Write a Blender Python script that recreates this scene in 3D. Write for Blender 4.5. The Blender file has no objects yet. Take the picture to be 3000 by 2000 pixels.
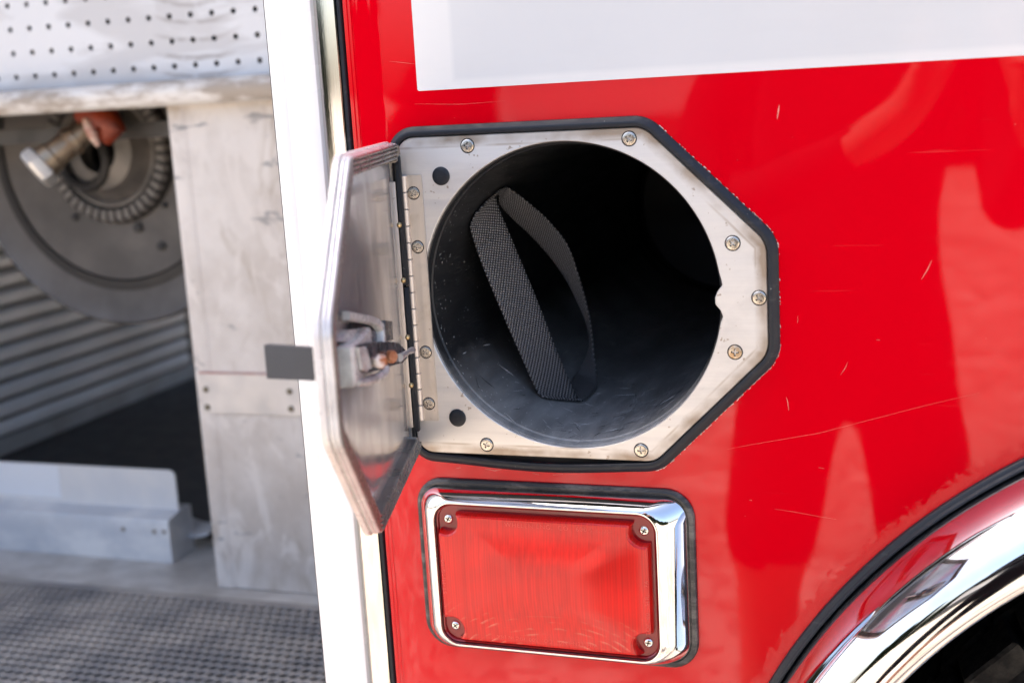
import bpy, bmesh, math, random
from math import sin, cos, pi, radians, sqrt, exp
from mathutils import Vector, Matrix
random.seed(7)
S = bpy.context.scene
COL = S.collection
# ------------------------------------------------------------------ camera
CAM = Vector((0.25709608, -0.85, 0.14337299))
RT = Vector((0.94348997, 0.32646695, -0.05697373))
UP = Vector((-0.0105605, 0.20144827, 0.97944222))
BK = Vector((0.33123277, -0.92349224, 0.19351208))
cd = bpy.data.cameras.new('camera')
cam = bpy.data.objects.new('camera', cd)
COL.objects.link(cam)
cam.matrix_world = Matrix(((RT.x, UP.x, BK.x, CAM.x), (RT.y, UP.y, BK.y, CAM.y), (RT.z, UP.z, BK.z, CAM.z), (0, 0, 0, 1)))
cd.lens, cd.sensor_width, cd.sensor_fit = 45.0, 36.0, 'HORIZONTAL'
cd.clip_start, cd.clip_end = 0.02, 6000
cd.dof.use_dof = True
cd.dof.focus_distance = 0.915
cd.dof.aperture_fstop = 5.4
S.camera = cam
FPX = 3750.0


def ray(px, py):
    return RT * ((px - 1500) / FPX) - UP * ((py - 1000) / FPX) - BK


def at(px, py, y=0.0):
    d = ray(px, py)
    return CAM + d * ((y - CAM.y) / d.y)


# ------------------------------------------------------------------ light
SUN_EL, SUN_ROT = radians(62), radians(-72)
w = bpy.data.worlds.new('World')
S.world = w
w.use_nodes = True
nt = w.node_tree
bg = nt.nodes['Background']
sk = nt.nodes.new('ShaderNodeTexSky')
sk.sky_type = 'NISHITA'
sk.sun_disc = False
sk.sun_elevation = SUN_EL
sk.sun_rotation = SUN_ROT
sk.dust_density = 4.0
sk.air_density = 0.85
sk.ozone_density = 0.0
nt.links.new(sk.outputs['Color'], bg.inputs['Color'])
bg.inputs['Strength'].default_value = 0.15
sd = bpy.data.lights.new('sun', 'SUN')
sd.energy = 3.2
sd.angle = radians(0.53)
sd.color = (1.0, 0.955, 0.89)
so = bpy.data.objects.new('sun', sd)
COL.objects.link(so)
sdir = Vector((sin(SUN_ROT) * cos(SUN_EL), cos(SUN_ROT) * cos(SUN_EL), sin(SUN_EL)))
so.rotation_euler = (-sdir).to_track_quat('-Z', 'Y').to_euler()
so.location = (0, 4, 9)
vs = S.view_settings
vs.view_transform = 'Standard'
vs.look = 'None'
vs.exposure = 1.76
vs.gamma = 1
S.cycles.use_denoising = True
S.cycles.max_bounces = 12
S.cycles.diffuse_bounces = 6
S.cycles.glossy_bounces = 6
S.cycles.transparent_max_bounces = 12
S.cycles.caustics_reflective = False
S.cycles.sample_clamp_indirect = 6


# ------------------------------------------------------------------ materials
class NT:
    def __init__(s, name):
        s.m = bpy.data.materials.new(name)
        s.m.use_nodes = True
        s.t = s.m.node_tree
        s.b = s.t.nodes['Principled BSDF']
        s.out = s.t.nodes['Material Output']
        s.tc = s.t.nodes.new('ShaderNodeTexCoord')

    def n(s, typ, **kw):
        nd = s.t.nodes.new('ShaderNode' + typ)
        for k, v in kw.items():
            setattr(nd, k, v)
        return nd

    def l(s, a, b):
        s.t.links.new(a, b)

    def coord(s, scale=(1, 1, 1), rot=(0, 0, 0), uv=False):
        mp = s.n('Mapping')
        mp.inputs['Scale'].default_value = scale
        mp.inputs['Rotation'].default_value = rot
        s.l(s.tc.outputs['UV' if uv else 'Object'], mp.inputs['Vector'])
        return mp.outputs['Vector']

    def noise(s, scale, detail=4, stretch=(1, 1, 1), rough=0.55, rot=(0, 0, 0), dist=0):
        nz = s.n('TexNoise')
        nz.inputs['Scale'].default_value = scale
        nz.inputs['Detail'].default_value = detail
        nz.inputs['Roughness'].default_value = rough
        nz.inputs['Distortion'].default_value = dist
        s.l(s.coord(stretch, rot), nz.inputs['Vector'])
        return nz.outputs['Fac']

    def rng(s, v, a, b, c=0.0, d=1.0):
        r = s.n('MapRange')
        r.inputs[1].default_value = a
        r.inputs[2].default_value = b
        r.inputs[3].default_value = c
        r.inputs[4].default_value = d
        s.l(v, r.inputs[0])
        return r.outputs[0]

    def math(s, op, a, b=None):
        m = s.n('Math', operation=op)
        for i, v in enumerate((a, b)):
            if v is None:
                continue
            if isinstance(v, (int, float)):
                m.inputs[i].default_value = v
            else:
                s.l(v, m.inputs[i])
        return m.outputs[0]

    def mix(s, f, a, b):
        m = s.n('Mix', data_type='RGBA')
        for sock, v in ((m.inputs[0], f), (m.inputs[6], a), (m.inputs[7], b)):
            if isinstance(v, (int, float)):
                sock.default_value = v
            elif isinstance(v, tuple):
                sock.default_value = (*v, 1)
            else:
                s.l(v, sock)
        return m.outputs[2]

    def bump(s, h, strength=0.3, dist=0.001, prev=None):
        b = s.n('Bump')
        b.inputs['Strength'].default_value = strength
        b.inputs['Distance'].default_value = dist
        s.l(h, b.inputs['Height'])
        if prev:
            s.l(prev, b.inputs['Normal'])
        return b.outputs['Normal']

    def set(s, color=None, metallic=0.0, rough=0.5, spec=None, normal=None, coat=None):
        for k, v in (('Base Color', color), ('Metallic', metallic), ('Roughness', rough), ('Specular IOR Level', spec), ('Normal', normal), ('Coat Weight', coat)):
            if v is None:
                continue
            if isinstance(v, tuple):
                s.b.inputs[k].default_value = (*v, 1)
            elif isinstance(v, (int, float)):
                s.b.inputs[k].default_value = v
            else:
                s.l(v, s.b.inputs[k])
        return s.m


ARC = (0.526, -0.492)          # wheel arch centre (x, z)


def m_red():
    m = NT('red_paint')
    sep = m.n('SeparateXYZ')
    m.l(m.tc.outputs['Object'], sep.inputs[0])
    dx = m.math('SUBTRACT', sep.outputs[0], ARC[0])
    dz = m.math('SUBTRACT', sep.outputs[2], ARC[1])
    r = m.math('SQRT', m.math('ADD', m.math('MULTIPLY', dx, dx), m.math('MULTIPLY', dz, dz)))
    edge = m.rng(m.math('ADD', r, m.math('MULTIPLY', m.noise(130, 6, rough=0.8), 0.046)), 0.466, 0.482, 1, 0)
    blister = m.noise(300, 5, rough=0.75)
    wav = m.noise(9, 2)
    h1 = m.bump(wav, 0.035, 0.004)
    hb = m.n('Bump')
    hb.inputs['Distance'].default_value = 0.0022
    m.l(m.math('MULTIPLY', edge, 0.6), hb.inputs['Strength'])
    m.l(blister, hb.inputs['Height'])
    m.l(h1, hb.inputs['Normal'])
    # hair-line wash marks, and a few dust specks
    hs = m.noise(26, 3, (0.35, 1, 11), rot=(0, radians(5), 0))
    hair = m.math('MULTIPLY', m.rng(hs, 0.69, 0.73, 0, 0.5), m.rng(m.noise(7, 2), 0.45, 0.62))
    sp = m.noise(330, 1)
    speck = m.rng(sp, 0.80, 0.84)
    f = m.math('MAXIMUM', m.math('MULTIPLY', hair, 0.16), m.math('MULTIPLY', speck, 0.35))
    c = m.mix(f, (0.64, 0.0, 0.0075), (0.80, 0.30, 0.26))
    rg = m.math('ADD', m.rng(m.noise(40, 4, (0.3, 1, 2)), 0.4, 0.7, 0.012, 0.045), m.math('MULTIPLY', edge, 0.06))
    return m.set(c, 0, rg, 0.42, hb.outputs['Normal'])


def m_simple(name, c1, c2=None, metallic=0.0, r=(0.4, 0.5), nscale=20, stretch=(1, 1, 1), bump=None, spec=None, lo=0.4, hi=0.65, rscale=None):
    m = NT(name)
    n1 = m.noise(nscale, 5, stretch)
    col = m.mix(m.rng(n1, lo, hi), c1, c2) if c2 else c1
    rr = m.rng(m.noise(rscale or nscale * 2, 4, stretch), 0.35, 0.68, r[0], r[1])
    nm = None
    if bump:
        nm = m.bump(m.noise(bump[0], 4, bump[3] if len(bump) > 3 else (1, 1, 1)), bump[1], bump[2])
    return m.set(col, metallic, rr, spec, nm)


def m_brushed(name, c, dirt, axis='x', rough=(0.26, 0.40), amt=1.0, metallic=1.0):
    m = NT(name)
    st = (0.02, 1, 1) if axis == 'x' else (1, 1, 0.02)
    br = m.noise(1600, 3, st, 0.6)
    br2 = m.noise(240, 3, st, 0.6)
    stain = m.rng(m.noise(34, 6, rough=0.65, dist=0.6), 0.55, 0.78, 0, 0.5 * amt)
    spot = m.math('MULTIPLY', m.rng(m.noise(260, 2), 0.71, 0.76), 0.6 * amt)
    c0 = m.mix(m.rng(br2, 0.3, 0.7, 0, 0.28), c, tuple(v * 0.72 for v in c))
    col = m.mix(m.math('MAXIMUM', stain, spot), c0, dirt)
    rg = m.rng(br2, 0.3, 0.7, rough[0], rough[1])
    return m.set(col, metallic, rg, None, m.bump(br, 0.10, 0.0003))


MR = m_red()
M_WHITE = m_simple('white_paint', (0.90, 0.90, 0.89), (0.87, 0.87, 0.86), 0, (0.2, 0.3), 12)
M_TRIM = m_brushed('polished_trim', (0.80, 0.78, 0.74), (0.6, 0.55, 0.45), 'z', (0.05, 0.13), 0.5)
M_CHROME = m_simple('chrome', (0.78, 0.78, 0.79), (0.70, 0.70, 0.715), 1, (0.025, 0.075), 40, (1, 1, 1))
def m_plate():
    m = NT('brushed_stainless')
    sep = m.n('SeparateXYZ')
    m.l(m.tc.outputs['Object'], sep.inputs[0])
    X, Z = sep.outputs[0], sep.outputs[2]
    k = 0.70711
    d = None
    for nx, nz, c0 in ((0, 1, 0.1125), (0, -1, 0.1190), (1, 0, 0.1345), (k, k, k * (0.1345 + 0.0335)), (k, -k, k * (0.1345 + 0.0400))):
        v = m.math('SUBTRACT', m.math('ADD', m.math('MULTIPLY', X, nx), m.math('MULTIPLY', Z, nz)), c0)
        d = v if d is None else m.math('MAXIMUM', d, v)
    wob = m.math('ADD', d, m.math('MULTIPLY', m.math('SUBTRACT', m.noise(55, 5, rough=0.7), 0.5), 0.007))
    band = m.math('MULTIPLY', m.rng(wob, -0.0085, -0.0030), m.rng(m.noise(24, 3), 0.36, 0.58, 0.1, 0.85))
    lines = m.math('MULTIPLY', m.rng(m.math('ABSOLUTE', m.math('ADD', d, 0.0068)), 0.0013, 0.0003), m.rng(m.noise(18, 3), 0.42, 0.56, 0, 0.55))
    br = m.noise(1600, 3, (0.02, 1, 1), 0.6)
    br2 = m.noise(240, 3, (0.02, 1, 1), 0.6)
    rub = m.rng(m.noise(16, 5, (0.7, 1, 1.4), 0.6, dist=1.4), 0.52, 0.70, 0, 0.35)
    spot = m.math('MULTIPLY', m.rng(m.noise(200, 2), 0.70, 0.74), 0.7)
    c = m.mix(m.rng(br2, 0.3, 0.7, 0, 0.32), (0.79, 0.77, 0.745), (0.60, 0.58, 0.56))
    c = m.mix(rub, c, (0.52, 0.50, 0.48))
    c = m.mix(m.math('MAXIMUM', spot, m.math('MAXIMUM', band, lines)), c, (0.30, 0.22, 0.15))
    return m.set(c, 0.5, m.rng(br2, 0.3, 0.7, 0.32, 0.5), None, m.bump(br, 0.10, 0.0003))


M_PLATE = m_plate()
M_HINGE = m_brushed('hinge_steel', (0.68, 0.62, 0.57), (0.35, 0.28, 0.2), 'z', (0.3, 0.45), 1.0, 0.75)
M_KNUCKLE = m_brushed('knuckle_steel', (0.84, 0.76, 0.69), (0.4, 0.3, 0.2), 'z', (0.3, 0.45), 0.6, 0.6)
M_SCREW = m_simple('screw_steel', (0.66, 0.62, 0.56), (0.5, 0.45, 0.38), 1, (0.2, 0.36), 300)
M_DARK = m_simple('dark_gap', (0.01, 0.01, 0.01), None, 0, (0.6, 0.8))
M_DOORIN = m_simple('door_inner_steel', (0.80, 0.795, 0.79), (0.58, 0.57, 0.56), 0.72, (0.12, 0.26), 16, (1, 1, 0.4), bump=(7, 0.12, 0.004))
M_RIMM = m_simple('bright_moulding', (0.80, 0.80, 0.79), (0.62, 0.61, 0.60), 0.2, (0.16, 0.3), 40)
M_SEAL = m_simple('ribbed_door_edge', (0.20, 0.18, 0.162), (0.13, 0.118, 0.105), 0.2, (0.18, 0.34), 40)
M_LATCH = m_simple('latch_zinc', (0.62, 0.66, 0.64), (0.40, 0.41, 0.40), 0.1, (0.2, 0.4), 130)
M_LATCHD = m_simple('latch_dark_steel', (0.06, 0.066, 0.072), (0.17, 0.175, 0.18), 0.3, (0.2, 0.35), 60)
M_RUST2 = m_simple('rusted_nut', (0.62, 0.34, 0.20), (0.36, 0.13, 0.05), 0.2, (0.45, 0.65), 150)
M_RUST = m_simple('rusty_bolt', (0.78, 0.70, 0.62), (0.42, 0.16, 0.06), 0.3, (0.4, 0.6), 170, lo=0.45, hi=0.6)
def m_pillar():
    m = NT('worn_aluminium_sheet')
    n1 = m.noise(7, 6, rough=0.65)
    c = m.mix(m.rng(n1, 0.36, 0.66), (0.60, 0.54, 0.485), (0.82, 0.775, 0.73))
    sme = m.noise(16, 5, (1, 1, 0.5), 0.6, dist=1.6)
    c = m.mix(m.rng(sme, 0.52, 0.60, 0, 0.7), c, (0.84, 0.79, 0.74))
    br = m.noise(20, 4, (1, 1, 0.35), 0.6, dist=0.8)
    c = m.mix(m.rng(br, 0.555, 0.66, 0, 0.5), c, (0.44, 0.37, 0.29))
    dk = m.noise(30, 4, (0.45, 1, 1.2), 0.6, dist=0.5)
    c = m.mix(m.rng(dk, 0.635, 0.68, 0, 0.7), c, (0.26, 0.26, 0.27))
    return m.set(c, 0.1, 0.5, 0.4)


M_PILLAR = m_pillar()
M_LIP = m_simple('worn_lip', (0.80, 0.78, 0.75), (0.42, 0.365, 0.31), 0.1, (0.4, 0.6), 34, (0.5, 1, 1.3), lo=0.44, hi=0.60)
M_CHANNEL = m_simple('galvanised_channel', (0.56, 0.58, 0.61), (0.82, 0.81, 0.79), 0.15, (0.35, 0.55), 18, (0.6, 1, 1))
M_FLOORAL = m_simple('floor_aluminium', (0.60, 0.58, 0.55), (0.42, 0.40, 0.375), 0.3, (0.4, 0.6), 16, (0.8, 1, 1))
M_BLACKFL = m_simple('black_floor', (0.022, 0.022, 0.024), (0.04, 0.038, 0.038), 0, (0.55, 0.7), 24)
M_RIB = m_simple('ribbed_aluminium', (0.90, 0.92, 0.94), (0.70, 0.71, 0.71), 0.1, (0.35, 0.5), 7, (1, 0.5, 2))
M_REEL = m_simple('reel_grey', (0.165, 0.152, 0.142), (0.115, 0.106, 0.098), 0.15, (0.45, 0.6), 9)
M_REELD = m_simple('reel_dark', (0.045, 0.042, 0.04), None, 0.1, (0.4, 0.6))
M_TEETH = m_simple('reel_teeth', (0.26, 0.24, 0.22), (0.18, 0.165, 0.15), 0.2, (0.4, 0.55), 60)
M_BRASS = m_simple('valve_brass', (0.42, 0.33, 0.23), (0.3, 0.22, 0.15), 0.8, (0.3, 0.45), 40)
M_CAP = m_simple('valve_cap_steel', (0.80, 0.79, 0.76), (0.66, 0.65, 0.63), 0.6, (0.35, 0.5), 40)
M_ORANGE = m_simple('red_handle', (0.30, 0.042, 0.012), (0.17, 0.03, 0.014), 0, (0.4, 0.55), 60)
M_LABEL = m_simple('white_label', (0.84, 0.86, 0.88), None, 0, (0.3, 0.4))
M_SHELL = m_simple('inner_shell', (0.62, 0.61, 0.59), (0.5, 0.49, 0.47), 0.1, (0.5, 0.6), 6)
M_TYRE = m_simple('tyre_rubber', (0.012, 0.0115, 0.011), (0.04, 0.037, 0.032), 0, (0.7, 0.85), 90, bump=(220, 0.7, 0.002), spec=0.15)
M_WELL = m_simple('wheel_well_black', (0.012, 0.012, 0.012), None, 0, (0.6, 0.8))
M_MAT = m_simple('rubber_mat_strands', (0.20, 0.195, 0.195), (0.40, 0.365, 0.33), 0, (0.45, 0.6), 9, lo=0.4, hi=0.6)
M_RUBBER2 = m_simple('tab_rubber', (0.05, 0.055, 0.065), (0.065, 0.07, 0.08), 0, (0.45, 0.55), 30)


def m_rubber():
    m = NT('black_rubber_gasket')
    dust = m.rng(m.noise(90, 6, (0.5, 1, 2), 0.7), 0.57, 0.74, 0, 0.16)
    sp = m.rng(m.noise(420, 1), 0.79, 0.82, 0, 0.8)
    c = m.mix(m.math('MAXIMUM', dust, sp), (0.014, 0.017, 0.024), (0.24, 0.23, 0.215))
    return m.set(c, 0, m.rng(m.noise(120, 3), 0.3, 0.7, 0.36, 0.52), 0.36, m.bump(m.noise(500, 3), 0.12, 0.0004))


M_RUBBER = m_rubber()


def m_rubber_dusty():
    m = NT('dusty_black_gasket')
    dust = m.rng(m.noise(70, 8, (0.45, 1, 1.6), 0.75), 0.47, 0.66, 0, 0.55)
    c = m.mix(dust, (0.018, 0.02, 0.024), (0.27, 0.255, 0.24))
    return m.set(c, 0, m.rng(m.noise(120, 3), 0.3, 0.7, 0.3, 0.55), 0.6, m.bump(m.noise(600, 3), 0.15, 0.0004))


M_GASKL = m_rubber_dusty()


def m_tube():
    m = NT('black_plastic_tube')
    s1 = m.noise(70, 8, (1, 0.16, 1), 0.68)
    lines = None
    for sc_, rz_ in ((120, 20), (150, -34), (170, 58), (130, 8)):
        nn = m.noise(sc_, 1, (1.0, 0.10, 1.0), 0.5, rot=(0, 0, radians(rz_)))
        rl = m.rng(m.math('ABSOLUTE', m.math('SUBTRACT', nn, 0.5)), 0.010, 0.030, 1, 0)
        lines = rl if lines is None else m.math('MAXIMUM', lines, rl)
    s2 = m.math('MULTIPLY', lines, m.rng(m.noise(38, 3), 0.50, 0.66, 0, 0.8))
    sep = m.n('SeparateXYZ')
    m.l(m.tc.outputs['Object'], sep.inputs[0])
    low = m.rng(m.math('ADD', sep.outputs[2], m.math('MULTIPLY', m.noise(14, 3), 0.05)), -0.022, -0.085)       # paler tube floor: bottle scuffs, plus light on it put into the colour
    scuff = m.math('MULTIPLY', m.rng(s1, 0.30, 0.70, 0.42, 0.95), m.math('ADD', m.math('MULTIPLY', low, 0.85), 0.02))
    scr = m.math('MULTIPLY', s2, m.math('ADD', m.math('MULTIPLY', low, 1.0), 0.05))
    sp = m.math('MULTIPLY', m.rng(m.noise(420, 1), 0.77, 0.80), 0.55)
    f = m.math('MAXIMUM', m.math('MAXIMUM', scuff, scr), sp)
    c = m.mix(f, (0.010, 0.011, 0.013), (0.62, 0.62, 0.615))
    rg = m.rng(s1, 0.35, 0.7, 0.30, 0.55)
    return m.set(c, 0, rg, 0.45, m.bump(s2, 0.3, 0.0006))


M_TUBE = m_tube()


def m_strap():
    m = NT('woven_black_webbing')
    uv = m.coord((1, 1, 1), uv=True)
    sep = m.n('SeparateXYZ')
    m.l(uv, sep.inputs[0])
    U, V = sep.outputs[0], sep.outputs[1]          # threads: U across in threads, V along
    a = m.math('SINE', m.math('MULTIPLY', m.math('ADD', U, m.math('MULTIPLY', V, 0.5)), 2 * pi))
    b = m.math('SINE', m.math('MULTIPLY', m.math('SUBTRACT', V, m.math('MULTIPLY', U, 0.5)), 2 * pi))
    h = m.math('MULTIPLY', m.math('ADD', a, 1), m.math('ADD', b, 1))
    c = m.mix(m.rng(h, 0.2, 2.4), (0.026, 0.026, 0.029), (0.50, 0.50, 0.52))
    fz = m.rng(m.noise(700, 2), 0.66, 0.74, 0, 0.5)
    c = m.mix(fz, c, (0.2, 0.2, 0.2))
    return m.set(c, 0, 0.62, 0.35, m.bump(h, 0.7, 0.0006))


M_STRAP = m_strap()


def m_peg():
    m = NT('white_perforated_sheet')
    st = m.noise(11, 6, (0.6, 1, 1.6), 0.62, dist=0.5)
    sm = m.noise(3.2, 3, (1, 1, 6), 0.6, dist=0.8)
    f = m.math('MAXIMUM', m.rng(st, 0.54, 0.64, 0, 0.42), m.rng(sm, 0.55, 0.64, 0, 0.4))
    rg_ = m.n('TexWave', wave_type='RINGS', rings_direction='SPHERICAL', wave_profile='SIN')
    rg_.inputs['Scale'].default_value = 15
    rg_.inputs['Distortion'].default_value = 2.2
    rg_.inputs['Detail'].default_value = 3
    mp_ = m.n('Mapping')
    mp_.inputs['Location'].default_value = (0.60, -0.5, -0.42)
    m.l(m.tc.outputs['Object'], mp_.inputs['Vector'])
    m.l(mp_.outputs['Vector'], rg_.inputs['Vector'])
    sx_ = m.n('SeparateXYZ')
    m.l(m.tc.outputs['Object'], sx_.inputs[0])
    win = m.math('MULTIPLY', m.rng(sx_.outputs[0], -0.685, -0.64), m.rng(sx_.outputs[0], -0.535, -0.575))
    arcm = m.math('MULTIPLY', m.math('MULTIPLY', m.rng(rg_.outputs['Fac'], 0.66, 0.92), win), m.rng(m.noise(22, 3), 0.34, 0.50, 0, 0.8))
    f = m.math('MAXIMUM', f, arcm)
    c = m.mix(f, (0.80, 0.815, 0.84), (0.44, 0.42, 0.415))
    return m.set(c, 0.1, 0.42, 0.4)


M_PEG = m_peg()


def m_sticker():
    m = NT('white_reflective_film')
    n1 = m.noise(5, 2, (0.4, 1, 1.5))
    sep = m.n('SeparateXYZ')
    m.l(m.tc.outputs['Object'], sep.inputs[0])
    bx = m.rng(sep.outputs[0], -0.0815, -0.0775)  # paler left band: a reflection put into the film's colour
    bz = m.rng(sep.outputs[2], 0.1495, 0.153)
    inner = m.math('MINIMUM', bx, bz)
    c = m.mix(inner, (0.74, 0.74, 0.735), (0.655, 0.665, 0.675))
    smg = m.rng(m.noise(9, 6, (0.35, 1, 1.6), 0.65), 0.52, 0.70, 0, 0.10)
    c = m.mix(smg, c, (0.45, 0.43, 0.42))
    return m.set(c, 0, m.rng(m.noise(14, 4), 0.35, 0.7, 0.07, 0.14), 0.6, m.bump(n1, 0.03, 0.002))


M_FILM = m_sticker()


def m_lens():
    m = NT('red_lens_plastic')
    wv = m.n('TexWave', wave_type='BANDS', bands_direction='X', wave_profile='SIN')
    wv.inputs['Scale'].default_value = 150
    wv.inputs['Distortion'].default_value = 0.4
    m.l(m.tc.outputs['Object'], wv.inputs['Vector'])
    st = m.noise(900, 2, (1, 1, 0.012))
    nrm = m.bump(m.math('ADD', wv.outputs['Fac'], m.math('MULTIPLY', st, 1.2)), 0.14, 0.0007)
    p = m.b
    p.inputs['Specular IOR Level'].default_value = 0.0
    rg_ = m.n('TexWave', wave_type='RINGS', rings_direction='SPHERICAL', wave_profile='SAW')
    rg_.inputs['Scale'].default_value = 62
    rg_.inputs['Distortion'].default_value = 1.2
    rg_.inputs['Detail'].default_value = 3
    mp_ = m.n('Mapping')
    mp_.inputs['Location'].default_value = (0.020, 0.0, 0.330)
    m.l(m.tc.outputs['Object'], mp_.inputs['Vector'])
    m.l(mp_.outputs['Vector'], rg_.inputs['Vector'])
    sz_ = m.n('SeparateXYZ')
    m.l(m.tc.outputs['Object'], sz_.inputs[0])
    scf = m.math('MULTIPLY', m.math('MULTIPLY', m.rng(rg_.outputs['Fac'], 0.62, 0.95), m.rng(m.noise(75, 3, (1, 1, 2.5)), 0.48, 0.64)), m.rng(sz_.outputs[2], -0.228, -0.244))
    m.l(m.mix(m.math('MULTIPLY', scf, 0.55), (0.94, 0.016, 0.012), (1.0, 0.33, 0.22)), p.inputs['Base Color'])
    p.inputs['Roughness'].default_value = 0.09
    m.l(nrm, p.inputs['Normal'])
    tr = m.n('BsdfTransparent')
    m.l(m.mix(m.rng(st, 0.35, 0.7), (1.0, 0.07, 0.05), (0.95, 0.03, 0.02)), tr.inputs['Color'])
    mx = m.n('MixShader')
    m.l(m.math('ADD', m.rng(wv.outputs['Fac'], 0.0, 1.0, 0.0, 0.07), m.rng(m.noise(420, 3, (1, 1, 0.02)), 0.3, 0.7, 0.24, 0.42)), mx.inputs[0])
    m.l(p.outputs[0], mx.inputs[1])
    m.l(tr.outputs[0], mx.inputs[2])
    gl = m.n('BsdfGlossy')
    gl.inputs['Roughness'].default_value = 0.16
    gl.inputs['Color'].default_value = (1, 1, 1, 1)
    fr = m.n('Fresnel')
    fr.inputs['IOR'].default_value = 1.49
    mx2 = m.n('MixShader')
    m.l(fr.outputs[0], mx2.inputs[0])
    m.l(mx.outputs[0], mx2.inputs[1])
    m.l(gl.outputs[0], mx2.inputs[2])
    m.l(mx2.outputs[0], m.out.inputs['Surface'])
    return m.m


M_LENS = m_lens()
M_LENSFL = m_simple('dark_red_lens_flange', (0.26, 0.008, 0.012), (0.22, 0.01, 0.014), 0, (0.06, 0.14), 50, spec=0.6)
M_LETTER = m_simple('raised_red_lettering', (0.80, 0.10, 0.08), None, 0, (0.1, 0.2))
M_REFL = m_simple('silver_reflector', (0.9, 0.88, 0.86), (0.75, 0.7, 0.66), 1, (0.1, 0.22), 300, (0.1, 1, 1))
M_GLASS = m_simple('bulb_clear', (0.85, 0.85, 0.85), None, 0.6, (0.1, 0.2))
M_SCR = m_simple('scratched_primer', (0.78, 0.27, 0.22), None, 0, (0.4, 0.5))
M_SEALANT = m_simple('flaking_sealant', (0.74, 0.70, 0.66), (0.5, 0.36, 0.33), 0, (0.6, 0.8), 200)


def m_ground():
    m = NT('sunlit_gravel')
    n1 = m.noise(1.1, 5, rough=0.6)
    n2 = m.noise(4.5, 4, rough=0.6)
    n3 = m.noise(13, 3, rough=0.6)
    c = m.mix(m.rng(n1, 0.38, 0.62), (0.44, 0.375, 0.295), (0.29, 0.245, 0.19))
    c = m.mix(m.rng(n2, 0.48, 0.60, 0, 0.8), c, (0.66, 0.58, 0.48))
    c = m.mix(m.rng(n3, 0.50, 0.62, 0, 0.7), c, (0.17, 0.145, 0.115))
    return m.set(c, 0, 0.9, 0.2, m.bump(n2, 0.5, 0.02))


M_GROUND = m_ground()
M_LEAF = m_simple('dark_foliage', (0.010, 0.016, 0.007), (0.02, 0.028, 0.012), 0, (0.8, 0.9), 3, spec=0.1)
M_CLOTH = m_simple('dark_blue_clothes', (0.008, 0.009, 0.013), (0.012, 0.013, 0.018), 0, (0.8, 0.9), 30, spec=0.1)
M_SKIN = m_simple('skin', (0.50, 0.30, 0.22), (0.45, 0.26, 0.19), 0, (0.5, 0.6), 40)
M_HAIR = m_simple('brown_hair', (0.03, 0.02, 0.014), None, 0, (0.5, 0.6))
M_BLOCK = m_simple('pale_block', (0.62, 0.60, 0.57), (0.55, 0.53, 0.5), 0, (0.6, 0.8), 3)


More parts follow.
